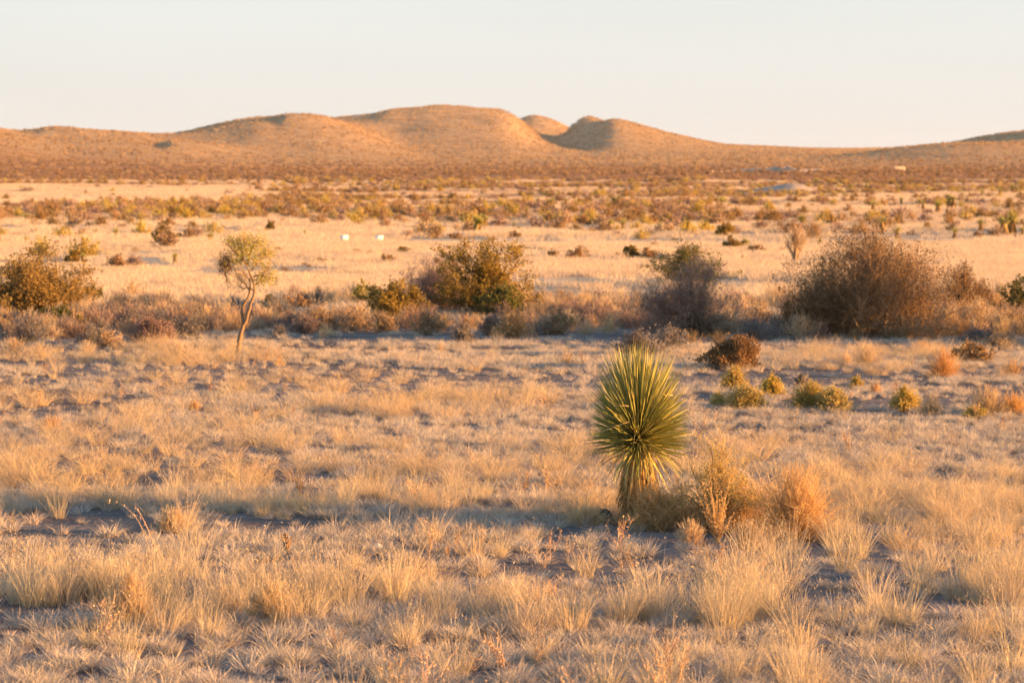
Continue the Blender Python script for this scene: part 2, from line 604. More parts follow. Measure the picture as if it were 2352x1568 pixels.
# ------------------------------------------------------------------ grass clump meshes
def blades(acc, rng, n, radius, h0, h1, width, lean=.35, curl=.25, k=4, mi=0, power=.5, tipdrop=0.0):
    a = rng.uniform(0, 2 * np.pi, n)
    rad = radius * rng.uniform(0, 1, n) ** power
    base = np.stack([rad * np.cos(a), rad * np.sin(a), np.full(n, -.015)], 1)
    h = rng.uniform(h0, h1, n)
    da = a + rng.normal(0, .9, n)
    ln = np.abs(rng.normal(lean, lean * .5, n))
    cu = rng.normal(curl, curl * .6, n)
    t = np.linspace(0, 1, k)
    off = (ln[:, None] * t + cu[:, None] * t ** 2) * h[:, None]
    P = np.stack([base[:, 0:1] + np.cos(da)[:, None] * off, base[:, 1:2] + np.sin(da)[:, None] * off,
                  base[:, 2:3] + h[:, None] * (t - tipdrop * t ** 3 - .25 * np.clip(cu, 0, 2)[:, None] * t ** 2)], -1)
    P = P + rng.normal(0, 1, P.shape) * (h[:, None, None] * .02) * t[None, :, None]
    W = width * rng.uniform(.6, 1.3, n)[:, None] * (1 - .85 * t ** 1.5)[None]
    acc.ribbons(P, W, rng, mi=mi)
    return P


def library(name, meshes):
    c = bpy.data.collections.new(name)
    for i, me in enumerate(meshes):
        o = bpy.data.objects.new(f'{name}_{i:02d}', me)
        c.objects.link(o)
    return c


def scatter(name, coll, pts, scale, label, cat, rng, tilt=.12, sxy=None, count=1, kind='stuff', mat=None):
    """one object of uncountable cover: the library's clumps set on the given points"""
    n = len(pts)
    me = bpy.data.meshes.new(name)
    me.vertices.add(n)
    me.vertices.foreach_set('co', np.asarray(pts, np.float32).ravel())
    rot = np.stack([rng.normal(0, tilt, n), rng.normal(0, tilt, n), rng.uniform(0, 6.283, n)], 1)
    a = me.attributes.new('rot', 'FLOAT_VECTOR', 'POINT')
    a.data.foreach_set('vector', rot.astype(np.float32).ravel())
    scl = np.asarray(scale)
    if scl.ndim == 1:
        scl = np.stack([scl, scl, scl], 1)
    a = me.attributes.new('scl', 'FLOAT_VECTOR', 'POINT')
    a.data.foreach_set('vector', scl.astype(np.float32).ravel())
    a = me.attributes.new('idx', 'INT', 'POINT')
    a.data.foreach_set('value', rng.integers(0, count, n).astype(np.int32))
    o = put(name, me, kind=kind, label=label, category=cat)
    ng = bpy.data.node_groups.new(name + '_scatter', 'GeometryNodeTree')
    ng.interface.new_socket('Geometry', in_out='INPUT', socket_type='NodeSocketGeometry')
    ng.interface.new_socket('Geometry', in_out='OUTPUT', socket_type='NodeSocketGeometry')
    N, L = ng.nodes, ng.links
    gi, go = N.new('NodeGroupInput'), N.new('NodeGroupOutput')
    ci = N.new('GeometryNodeCollectionInfo')
    ci.inputs['Collection'].default_value = coll
    ci.inputs['Separate Children'].default_value = True
    ci.inputs['Reset Children'].default_value = True
    ip = N.new('GeometryNodeInstanceOnPoints')
    ip.inputs['Pick Instance'].default_value = True
    L.new(gi.outputs[0], ip.inputs['Points'])
    L.new(ci.outputs[0], ip.inputs['Instance'])
    for nm, ty, so in (('rot', 'FLOAT_VECTOR', 'Rotation'), ('scl', 'FLOAT_VECTOR', 'Scale'), ('idx', 'INT', 'Instance Index')):
        na_ = N.new('GeometryNodeInputNamedAttribute')
        na_.data_type = ty
        na_.inputs['Name'].default_value = nm
        L.new(na_.outputs['Attribute'], ip.inputs[so])
    L.new(ip.outputs[0], go.inputs[0])
    md = o.modifiers.new('scatter', 'NODES')
    md.node_group = ng
    return o


rng = np.random.default_rng(11)


def polar(r0, r1, a0, a1, n, rng):
    r = np.sqrt(rng.uniform(r0 ** 2, r1 ** 2, n))
    a = np.radians(rng.uniform(a0, a1, n))
    return r * np.sin(a), r * np.cos(a)


def to_px(x, y):
    """column and row of the photograph where the flat ground point lies (used only to keep to the photographed patches of grass)"""
    r = y
    return 1176 + F * x / y, 400 + F * CAM_H / r


def bump2(px, py, cx, cy, wx, wy):
    return np.exp(-(((px - cx) / wx) ** 2 + ((py - cy) / wy) ** 2))


def dens_tall(x, y):
    px, py = to_px(x, y)
    d = np.zeros_like(x)
    for cx, cy, wx, wy, s in ((60, 1400, 110, 55, .9), (300, 1400, 160, 60, 1.3), (560, 1400, 110, 45, .7), (760, 1395, 100, 50, 1.1), (900, 1395, 80, 50, 1.0),
                              (1110, 1420, 90, 40, .7), (1300, 1400, 110, 55, .9), (1500, 1410, 120, 50, 1.0), (1690, 1420, 110, 60, 1.3), (2150, 1370, 190, 70, 1.1),
                              (2330, 1400, 120, 90, 1.0), (1750, 1300, 90, 30, .5), (650, 1165, 110, 22, 1.0), (480, 1150, 90, 20, .6), (860, 1165, 120, 22, .6), (1150, 1175, 160, 22, .8),
                              (2100, 1180, 260, 40, .6), (1450, 1560, 260, 18, .25), (1900, 1570, 250, 30, .4), (2280, 1560, 140, 30, .5), (30, 1560, 90, 30, .3)):
        d += s * bump2(px, py, cx, cy, wx, wy)
    d += .045 * (fbm(x / 1.4, y / 1.4, 3, 71) > .56)
    return d * np.clip((fbm(x / .8, y / .9, 3, 77) - .36) * 5, .08, 1.3)


def dens_gold(x, y):
    px, py = to_px(x, y)
    d = .75 * bump2(px, py, 500, 1130, 1200, 35) + .9 * bump2(px, py, 1900, 1140, 600, 60) + .5 * bump2(px, py, 1100, 1120, 500, 40)
    d += .28 * bump2(px, py, 200, 1070, 500, 60) + .25 * bump2(px, py, 1300, 1060, 500, 50) + .35 * bump2(px, py, 2100, 1220, 350, 40)
    d += .14 * bump2(px, py, 400, 930, 700, 60) + .4 * bump2(px, py, 1000, 930, 260, 22) + .25 * bump2(px, py, 300, 830, 300, 25)
    d += .6 * bump2(px, py, 1100, 1380, 120, 50) + .5 * bump2(px, py, 300, 1410, 100, 40) + .3 * bump2(px, py, 600, 1390, 90, 40)
    d += .5 * bump2(px, py, 2000, 830, 300, 22) + .3 * bump2(px, py, 400, 815, 200, 18)
    return d * np.clip((fbm(x / 2.4, y / 1.6, 4, 81) - .38) * 6, .05, 1.4)


def bare(x, y):
    px, py = to_px(x, y)
    b = np.clip((fbm(x / 3.0, y / 2.0, 4, 91) - .42) * 6, 0, 1) * .8 + .10
    b = b * np.clip((fbm(x / 9, y / 6, 3, 93) - .36) * 6, .15, 1)
    near = np.clip((30 - y) / 8, 0, 1)
    b = b * (1 - near) + np.maximum(b, .18) * near
    for cx, cy, wx, wy in ((230, 1465, 130, 16), (1180, 1470, 160, 14), (1850, 1450, 130, 20), (1900, 890, 320, 10), (2100, 930, 300, 9), (1000, 780, 260, 12), (560, 855, 300, 6), (900, 905, 260, 6)):
        b = b * (1 - .85 * bump2(px, py, cx, cy, wx, wy))
    return b


def clear_of(x, y):
    """1 in the open, 0 where the plants beside the yucca stand"""
    px, py = to_px(x, y)
    return 1 - .92 * np.clip(1.6 * bump2(px, py, 1660, 1225, 230, 34), 0, 1)


def pick(x, y, dens, rng):
    k = rng.uniform(0, 1, len(x)) < dens
    return x[k], y[k]


def on_ground(x, y, dz=0.0):
    return np.stack([x, y, terrain(x, y) + dz], 1)


# short pale tufts
ms = []
for i in range(8):
    a = Acc()
    blades(a, rng, 110, .055, .04, .10, .0042, .45, .5, 4)
    blades(a, rng, 26, .045, .08, .14, .0036, .3, .3, 4)
    ms.append(a.mesh(f'short_tuft_{i}', M['short']))
lib_short = library('short_tufts', ms)
x, y = polar(15, 66, -15, 16, 56000, rng)
x, y = pick(x, y, bare(x, y), rng)
s = rng.uniform(.6, 1.5, len(x)) * np.interp(np.hypot(x, y), [15, 35, 66], [1, .85, 1.0])
scatter('short_grass', lib_short, on_ground(x, y), s, 'short pale grey dry grass tufts covering the plain', 'grass', rng, count=8)

# tall straw bunches
ms = []
for i in range(9):
    a = Acc()
    blades(a, rng, 105, .09, .12, .42, .0044, .28, .2, 5)
    P = blades(a, rng, 18, .07, .30, .54, .0046, .22, .2, 6)
    tips = P[:, 4:6].mean(1)
    a.leaves(np.repeat(tips, 2, 0) + rng.normal(0, .010, (36, 3)), .03, .006, rng, up=1.4)
    ms.append(a.mesh(f'tall_bunch_{i}', M['straw']))
lib_tall = library('tall_bunches', ms)
x, y = polar(15, 66, -15, 16, 12000, rng)
# more tries close by, where the stand is thick
x2, y2 = polar(15, 30, -14, 14, 6500, rng)
x, y = np.concatenate([x, x2]), np.concatenate([y, y2])
x, y = pick(x, y, dens_tall(x, y) * .46 * clear_of(x, y), rng)
s = rng.uniform(.5, 1.02, len(x)) * np.interp(y, [22, 27], [1, .78])
scatter('tall_grass', lib_tall, on_ground(x, y), s, 'tall straw coloured bunch grass standing in loose patches', 'grass', rng, count=9, tilt=.08)

# golden fluffy grass
ms = []
for i in range(8):
    a = Acc()
    P = blades(a, rng, 130, .10, .10, .30, .0036, .55, .35, 5)
    # airy panicles
    st = P[:70, 3]
    br = np.stack([st, st + rng.normal(0, .03, st.shape) + [0, 0, .03], st + rng.normal(0, .06, st.shape) + [0, 0, .05]], 1)
    a.ribbons(br, np.full((70, 3), .002), rng)
    ms.append(a.mesh(f'golden_bunch_{i}', M['golden']))
lib_gold = library('golden_bunches', ms)
x, y = polar(17, 66, -15, 16, 34000, rng)
x, y = pick(x, y, dens_gold(x, y) * .5 * clear_of(x, y), rng)
s = rng.uniform(.45, 1.1, len(x))
scatter('golden_grass', lib_gold, on_ground(x, y), s, 'fine golden fluffy grass in low drifts', 'grass', rng, count=8)


# dead forb stalks
def forb(rng, h=.35, n=5, m='stalk'):
    a = Acc()
    k = 6
    t = np.linspace(0, 1, k)
    dirs = rng.normal(0, .25, (n, 2))
    P = np.stack([dirs[:, 0:1] * t * h, dirs[:, 1:2] * t * h, np.broadcast_to(t * h, (n, k))], -1) + rng.normal(0, .008, (n, k, 3))
    a.ribbons(P, np.full((n, k), .005) * (1 - .5 * t), rng)
    S = branches(rng, P, n * 9, h * .28, 4, .8, .2)
    a.ribbons(S, np.full(S.shape[:2], .003), rng)
    a.leaves(S.reshape(-1, 3)[rng.integers(0, S.shape[0] * S.shape[1], n * 14)], .022, .010, rng)
    return a.mesh('forb', M[m])


def branches(rng, parents, m, length, k, spread, up=0.0, tmin=.25, tmax=1.0, wob=.18):
    """m side branches growing off the given polylines"""
    n, kk = parents.shape[:2]
    i = rng.integers(0, n, m)
    t = rng.uniform(tmin, tmax, m) * (kk - 1) * .999
    j = np.floor(t).astype(int)
    f = (t - j)[:, None]
    p0, p1 = parents[i, j], parents[i, j + 1]
    s = p0 * (1 - f) + p1 * f
    d = p1 - p0
    d /= np.linalg.norm(d, axis=1, keepdims=True) + 1e-9
    r = rng.normal(size=(m, 3))
    r /= np.linalg.norm(r, axis=1, keepdims=True)
    d = d + r * spread
    d[:, 2] += up
    d /= np.linalg.norm(d, axis=1, keepdims=True) + 1e-9
    L = length * rng.uniform(.45, 1.25, m)
    step = (L / (k - 1))[:, None]
    pts = [s]
    for q in range(k - 1):
        s = s + d * step
        pts.append(s)
        d = d + rng.normal(0, wob, (m, 3))
        d[:, 2] += up * .2
        d /= np.linalg.norm(d, axis=1, keepdims=True) + 1e-9
    return np.stack(pts, 1)


ms = [forb(rng, rng.uniform(.2, .38), int(rng.integers(2, 7)), 'stalk') for i in range(6)]
lib_forb = library('dead_forbs', ms)
x, y = polar(15, 50, -14, 15, 2600, rng)
x, y = pick(x, y, .04 + .45 * (fbm(x / 3, y / 3, 3, 99) > .6) * (y < 30), rng)
scatter('dead_forbs', lib_forb, on_ground(x, y), rng.uniform(.5, 1.1, len(x)), 'rusty dead flower stalks among the grass', 'dead stalks', rng, count=6)

# far grass, laid as wide clumps
ms = []
for i in range(6):
    a = Acc()
    blades(a, rng, 260, .75, .10, .30, .012, .35, .3, 3)
    ms.append(a.mesh(f'far_clump_{i}', M['far']))
lib_far = library('far_clumps', ms)
x, y = polar(60, 132, -14, 15, 15000, rng)
d = .06 + .9 * np.clip((fbm(x / 7, y / 9, 4, 101) - .42) * 6, 0, 1)
d *= np.interp(np.hypot(x, y), [60, 70, 80], [.25, .5, 1])
x, y = pick(x, y, d, rng)
x2, y2 = polar(130, 640, -13, 14, 60000, rng)
r2, px2 = np.hypot(x2, y2), 1176 + F * np.arctan2(x2, y2)
field = np.interp(r2 * (1 + .12 * (fbm(x2 / 60, y2 / 40, 4, 61) - .5)), [130, 180, 205, 230, 520], [1, .85, .3, .16, .1])
leftf = np.clip((700 - px2) / 200, 0, 1) * (r2 > 330) * (r2 < 560)
rightf = np.clip((px2 - 1700) / 200, 0, 1) * (r2 > 300) * (r2 < 440)
field = np.maximum(field, np.maximum(leftf, rightf * .8))
field *= np.clip((fbm(x2 / 16, y2 / 16, 4, 103) - .36) * 5, .12, 1)
x2, y2 = pick(x2, y2, field, rng)
s = np.concatenate([rng.uniform(.7, 1.1, len(x)), rng.uniform(.9, 1.6, len(x2)) * np.interp(np.hypot(x2, y2), [130, 500], [1, 1.8])])
s3 = np.stack([s, s, s * np.interp(s, [.7, 2.5], [1, .55])], 1)
x, y = np.concatenate([x, x2]), np.concatenate([y, y2])
scatter('far_grass', lib_far, on_ground(x, y), s3, 'pale yellow grass covering the open fields', 'grass', rng, count=6, tilt=.05)


# pebbles and crumbs of earth on the bare patches
ms = []
for i in range(4):
    r = np.random.default_rng(40 + i)
    u, v = np.meshgrid(np.arange(6) / 6 * 2 * np.pi, np.array([-.5, .1, .7, 1.5]), indexing='ij')
    q = 1 + r.normal(0, .16, u.shape)
    V = np.stack([np.cos(u) * np.cos(v) * q, np.sin(u) * np.cos(v) * q, np.sin(v) * q * .7], -1).reshape(-1, 3) * .02
    i_, j_ = np.meshgrid(np.arange(6), np.arange(3), indexing='ij')
    k_ = (i_ + 1) % 6
    Q = np.stack([i_ * 4 + j_, k_ * 4 + j_, k_ * 4 + j_ + 1, i_ * 4 + j_ + 1], -1).reshape(-1, 4)
    a = Acc()
    a.add(V, q=Q, var=r.uniform(0, 1, len(V)))
    ms.append(a.mesh('pebble', M['pebble']))
x, y = polar(15, 56, -14, 15, 26000, rng)
x, y = pick(x, y, (1 - bare(x, y)) ** 2, rng)
scatter('pebbles', library('pebble_kinds', ms), on_ground(x, y), rng.uniform(.2, .95, len(x)) ** 1.6, 'pebbles and crumbs of earth on the bare patches', 'pebbles', rng, count=4, tilt=1.0)


# ------------------------------------------------------------------ shrubs
def shrub_stems(rng, n, w, d, h, k=7, tmax=86, base=.08, rho=(.6, 1.02), lowpow=.8):
    ph = rng.uniform(0, 2 * np.pi, n)
    th = np.radians(tmax) * rng.uniform(0, 1, n) ** lowpow
    rh = rng.uniform(*rho, n)
    tgt = np.stack([w / 2 * np.sin(th) * np.cos(ph) * rh, d / 2 * np.sin(th) * np.sin(ph) * rh, h * np.cos(th) * rh + .04 * h], 1)
    b = np.stack([base * w * rng.normal(0, 1, n), base * d * rng.normal(0, 1, n), np.full(n, -.03)], 1)
    mid = b * .5 + tgt * .5 + np.array([0, 0, 1]) * (h * .16) * rng.uniform(0, 1, n)[:, None]
    t = np.linspace(0, 1, k)[None, :, None]
    P = b[:, None] * (1 - t) ** 2 + mid[:, None] * 2 * t * (1 - t) + tgt[:, None] * t ** 2
    P = P + rng.normal(0, .025 * h, P.shape) * t
    return P


STY = {
    # stems, level-2, level-3, level-4, leaves, leaf size, wood, leaf material
    'creosote': dict(n1=40, n2=300, n3=1300, n4=0, lf=15500, ls=.055, wood='bark', leaf='olive', tw='twigbrown'),
    'juniper': dict(n1=36, n2=260, n3=900, n4=0, lf=10500, ls=.05, wood='bark', leaf='green', tw='twigbrown'),
    'lightgreen': dict(n1=30, n2=200, n3=900, n4=0, lf=8000, ls=.05, wood='bark', leaf='light', tw='twigbrown'),
    'thorn': dict(n1=60, n2=420, n3=3000, n4=8000, lf=10000, ls=.045, wood='twigtan', leaf='thornleaf', tw='twigbrown'),
    'bare': dict(n1=70, n2=420, n3=2600, n4=5600, lf=4000, ls=.035, wood='bark', leaf='twig', tw='twig'),
    'greybare': dict(n1=50, n2=300, n3=1400, n4=2400, lf=1500, ls=.04, wood='twiggrey', leaf='twiggrey', tw='twiggrey'),
    'tanbare': dict(n1=60, n2=320, n3=1400, n4=2200, lf=1500, ls=.04, wood='twigtan', leaf='twigtan', tw='twigtan'),
    'brown': dict(n1=40, n2=260, n3=1200, n4=0, lf=5000, ls=.05, wood='bark', leaf='twigbrown', tw='twigbrown'),
    'ball': dict(n1=360, n2=1200, n3=0, n4=0, lf=0, ls=.04, wood='orange', leaf=None, tw='orange'),
    'strawball': dict(n1=360, n2=1200, n3=0, n4=0, lf=0, ls=.04, wood='golden', leaf=None, tw='golden'),
    'weedball': dict(n1=320, n2=1100, n3=0, n4=0, lf=4200, ls=.03, wood='weed', leaf='weed', tw='weed'),
}


def make_shrub(rng, style, w, d, h, dens=1.0, px=.012):
    """meshes of one shrub: woody stems, twigs, foliage; px = metres per picture pixel there, finer detail is not built"""
    S = STY[style]
    w, d, h = w * 1.22, d * 1.2, h * 1.09
    out = []

    def inside(P, lim0=.86, lim1=1.08):
        # twigs keep to the bush's rounded, slightly lumpy outline
        n_ = len(P)
        az_ = np.arctan2(P[:, -1, 1], P[:, -1, 0])
        lump_ = .72 + .5 * vnoise(az_ * 1.3 + 9 + w * 7, P[:, -1, 2] / h * 2.2, 3)
        lim = rng.uniform(lim0, lim1, n_) * lump_
        rho = np.sqrt((P[..., 0] / (w / 2)) ** 2 + (P[..., 1] / (d / 2)) ** 2 + (np.maximum(P[..., 2], 0) / h) ** 2) + 1e-6
        f = np.minimum(1, lim[:, None] / rho)
        return P * f[..., None]

    wa = Acc()
    ball = style.endswith('ball')
    tw = max(.0035, px * .30)
    n1 = int(S['n1'] * (dens if ball else 1))
    P1 = shrub_stems(rng, n1, w, d, h, k=6, tmax=88 if ball else 86, base=.03 if ball else .07, rho=(.5, 1.0) if ball else (.35, .98))
    k1 = P1.shape[1]
    if ball:
        wa.ribbons(P1, np.full((n1, k1), tw * 1.2) * np.linspace(1.1, .6, k1), rng)
    else:
        wa.tubes(P1, np.full((n1, k1), max(.005, .008 * h)) * np.linspace(1.3, .35, k1) * rng.uniform(.6, 1.3, n1)[:, None], rng)
    out.append(('stems', wa.mesh('stems', M[S['wood']])))
    sz = (w + h) / 2
    ta = Acc()
    P2 = inside(branches(rng, P1, int(S['n2'] * dens), sz * (.16 if ball else .24), 4, .55 if ball else .75, .25, .3 if ball else .2))
    ta.ribbons(P2, np.full(P2.shape[:2], tw * (1 if ball else 1.7)) * np.linspace(1.2, .6, 4), rng)
    last = P2
    if S['n3']:
        P3 = inside(branches(rng, P2, int(S['n3'] * dens), sz * .13, 4, .9, .15, .1))
        ta.ribbons(P3, np.full(P3.shape[:2], tw * 1.15) * np.linspace(1.1, .6, 4), rng)
        last = P3
    if S['n4']:
        P4 = branches(rng, P3, int(S['n4'] * dens), sz * .065, 3, 1.1, .1, .1)
        ta.ribbons(P4, np.full(P4.shape[:2], tw * .95), rng)
        last = P4
    out.append(('twigs', ta.mesh('twigs', M[S['tw']])))
    if S['lf']:
        la = Acc()
        nl = int(S['lf'] * dens)
        q = last.reshape(-1, 3)
        c = q[rng.integers(0, len(q), nl)] + rng.normal(0, .018 * sz, (nl, 3)) * .5
        c[:, 2] = np.maximum(c[:, 2], .01)
        ls = max(S['ls'], px * 2.4)
        clump = fbm(c[:, 0] * 3 / sz + 5, c[:, 2] * 3 / sz + c[:, 1] * 2 / sz, 2, int(rng.integers(0, 50)))
        la.leaves(c, ls, ls * .55, rng, var=np.clip(clump * 1.1 - .05 + rng.normal(0, .18, nl), 0, 1))
        out.append(('foliage', la.mesh('foliage', M[S['leaf']])))
    return out


def plant(name, style, px, py, wp, hp, label, cat='shrub', group=None, dens=1.0, depth=.8, seed=None, rz=None):
    p = ground(px, py)
    k = m_per_px(p)
    r = np.random.default_rng(int(px * 7 + py * 13) & 0xffff if seed is None else seed)
    parts = make_shrub(r, style, wp * k, wp * k * depth, hp * k, dens, k)
    t = thing(name, label, cat, p, group)
    for nm, me in parts:
        put(nm, me, t)
    return t


G_BELT = 'shrubs of the brushy belt in the middle distance'
G_ROUND = 'small round bushes on the near plain'
# the big bushes of the belt -----------------------------------------------------------
plant('thorn_bush', 'thorn', 2015, 775, 420, 228, 'largest brown thorny bush, dense and dark at its foot, in front of the pale field', 'bush', G_BELT, 1.9)
plant('thorn_bush', 'thorn', 1900, 772, 220, 165, 'dark thicket merging into the shaded flank of the largest thorny bush', 'bush', G_BELT, 1.1)
plant('thorn_bush', 'thorn', 2215, 720, 130, 105, 'brown twiggy bush just behind the sunny shoulder of the largest thorny bush', 'bush', G_BELT, .7)
plant('dry_bush', 'strawball', 2250, 762, 95, 78, 'rounded straw pink bush beside the foot of the largest thorny bush', 'bush', G_BELT, 1.3)
plant('green_bush', 'juniper', 2345, 735, 115, 92, 'green bush cut by the right edge of the photo', 'bush', G_BELT, 1.0)
plant('dry_bush', 'tanbare', 2325, 765, 80, 62, 'bare tan bush below the green bush at the right edge', 'bush', G_BELT, .6)
plant('bare_bush', 'bare', 1580, 772, 225, 168, 'pinkish brown leafless bush with a dark base, behind the yucca', 'bush', G_BELT, 1.6)
plant('green_bush', 'juniper', 1572, 655, 200, 100, 'dark green bush rising behind the pinkish leafless bush', 'bush', G_BELT, 1.1)
plant('creosote_bush', 'creosote', 1112, 728, 232, 180, 'tallest olive bush of the clump in the centre of the photo', 'bush', G_BELT, 1.5)
plant('bare_bush', 'bare', 1008, 722, 195, 132, 'pinkish leafless bush leaning on the tallest olive bush', 'bush', G_BELT, 1.5)
plant('green_bush', 'juniper', 1145, 735, 135, 78, 'dark green skirt bush at the foot of the tallest olive bush', 'bush', G_BELT, .8)
plant('creosote_bush', 'creosote', 900, 745, 160, 98, 'yellowish green bush before the centre clump, beside the pinkish one', 'bush', G_BELT, .8)
plant('creosote_bush', 'lightgreen', 828, 700, 46, 58, 'thin upright green bush standing apart from the centre clump', 'bush', G_BELT, .3)
plant('creosote_bush', 'creosote', 75, 735, 265, 168, 'big orange green bush cut by the left edge of the photo', 'bush', G_BELT, 2.3)
plant('creosote_bush', 'creosote', -60, 740, 200, 130, 'olive bush reaching in from beyond the left edge', 'bush', G_BELT, .9)
plant('creosote_bush', 'lightgreen', 150, 728, 110, 75, 'bright yellow green lobe bush in front of the big left bush', 'bush', G_BELT, .7)
plant('green_bush', 'juniper', 133, 760, 125, 52, 'low very dark green bush in shade below the big left bush', 'bush', G_BELT, .8)
plant('green_bush', 'juniper', 213, 692, 52, 34, 'small dark dome bush at the edge of the pale field beside the big left bush', 'bush', G_BELT, .4)

plant('thorn_bush', 'thorn', 2520, 792, 300, 250, 'tall thorny bush just outside the right edge, shading the belt', 'bush', G_BELT, 1.2)
plant('creosote_bush', 'creosote', 2800, 800, 300, 240, 'tall olive bush well outside the right edge, shading the belt', 'bush', G_BELT, 1.0)
# low dry bushes all along the belt --------------------------------------------------
BELT = [
    ('tanbare', 1180, 778, 118, 62, 'tan brushy dome in front of the dark green skirt bush'),
    ('bare', 1128, 770, 70, 48, 'small dim pinkish bush left of the tan brushy dome'),
    ('tanbare', 1278, 768, 88, 58, 'spiky tan bush in the gap between the centre clump and the leafless bush'),
    ('strawball', 1345, 768, 62, 38, 'low sunny straw bush next to the spiky tan bush'),
    ('greybare', 1060, 790, 80, 52, 'grey shaded bush at the near edge of the centre clump'),
    ('tanbare', 985, 768, 100, 62, 'tan bush under the pinkish leaning bush'),
    ('strawball', 950, 745, 40, 34, 'small bright straw bush in front of the yellowish green bush'),
    ('tanbare', 880, 765, 75, 48, 'rusty bush below the yellowish green bush'),
    ('tanbare', 815, 762, 80, 48, 'rusty bush at the near left foot of the centre clump'),
    ('tanbare', 740, 758, 110, 58, 'tan bush right of the little tree trunk'),
    ('bare', 700, 765, 80, 46, 'dim pinkish bush between the little tree and the tan bush'),
    ('greybare', 640, 775, 46, 34, 'low olive grey bush on the shaded ground right of the trunk'),
    ('creosote', 620, 705, 52, 26, 'low dark bush on the field edge behind the trunk'),
    ('brown', 655, 706, 60, 26, 'orange brown bush on the field edge behind the trunk'),
    ('greybare', 505, 745, 95, 38, 'dark grey bush left of the little tree trunk'),
    ('strawball', 470, 735, 56, 28, 'small orange dry bush beyond the dark grey bush'),
    ('greybare', 425, 775, 120, 46, 'wide grey shaded bush left of the little tree'),
    ('bare', 345, 790, 125, 58, 'grey brown twiggy bush, the widest of the shaded left belt'),
    ('greybare', 300, 765, 110, 56, 'smoky grey bush behind the widest left twiggy bush'),
    ('tanbare', 250, 800, 76, 42, 'tan crowned bush in front of the smoky grey bush'),
    ('greybare', 215, 795, 90, 48, 'grey shaded bush right of the dark green low bush'),
    ('greybare', 55, 790, 120, 66, 'pale grey green bush under the big left bush'),
    ('strawball', 35, 818, 100, 44, 'orange topped dry bush at the left edge'),
    ('strawball', 95, 820, 70, 38, 'orange topped dry bush beside the left edge one'),
    ('strawball', 200, 812, 60, 32, 'small orange topped bush in the left belt'),
    ('greybare', 1465, 820, 150, 52, 'charcoal grey mat bush in shade left of the yucca top'),
    ('greybare', 1530, 802, 120, 48, 'charcoal grey mat bush in shade behind the yucca top'),
    ('ball', 1590, 792, 70, 36, 'rusty orange bush behind the yucca crown'),
    ('ball', 1650, 790, 72, 32, 'rusty orange bush at the foot of the leafless bush'),
    ('thorn', 1690, 848, 160, 62, 'olive and rust spreading bush with a dark hollow, beside the yucca crown'),
    ('tanbare', 1745, 755, 95, 55, 'tan bush in the gap between the leafless bush and the thorny bush'),
    ('greybare', 1735, 785, 110, 45, 'dim grey bush in the gap beside the thorny thicket'),
    ('greybare', 1330, 720, 100, 28, 'low grey bush on the field edge in the centre'),
    ('bare', 1415, 728, 110, 34, 'dim pinkish low bush left of the leafless bush'),
    ('greybare', 2250, 790, 100, 36, 'low grey bush in front of the rounded straw pink bush'),
    ('strawball', 1990, 840, 92, 56, 'orange straw bush on the grassy bank below the largest bush'),
    ('strawball', 1945, 842, 50, 40, 'small straw bush left of the orange one on the grassy bank'),
    ('ball', 2165, 868, 95, 72, 'shaggy rust bush on the grassy bank near the right'),
    ('brown', 2235, 835, 105, 46, 'brown crowned bush behind the shaggy rust bush'),
    ('ball', 2120, 812, 60, 34, 'small orange bush behind the grassy bank'),
    ('ball', 2325, 862, 66, 40, 'orange round bush at the right edge, on the grassy bank'),
    ('strawball', 408, 835, 105, 52, 'pale fan of straw grass left of the little tree'),
    ('strawball', 510, 830, 44, 24, 'small orange dome at the foot of the little tree'),
    ('strawball', 1300, 843, 72, 42, 'orange feathery tussock left of the yucca crown'),
    ('strawball', 1010, 812, 34, 26, 'tiny tussock in the shaded clearing'),
    ('brown', 690, 705, 60, 24, 'low brown bush at the field edge right of the trunk'),
    ('tanbare', 2300, 800, 90, 34, 'tan low bush by the right edge of the belt'),
]
for st, px, py, w, h, lab in BELT:
    nm = {'tanbare': 'dry_bush', 'bare': 'bare_bush', 'greybare': 'grey_bush', 'strawball': 'dry_tussock', 'ball': 'dry_tussock', 'creosote': 'creosote_bush', 'brown': 'brown_bush', 'thorn': 'thorn_bush'}[st]
    area = w * h / 6500
    plant(nm, st, px, py, w, h, lab, 'bush', G_BELT, min(1.2, max(.22, area)) if 'ball' not in st else min(1.1, max(.4, area)))

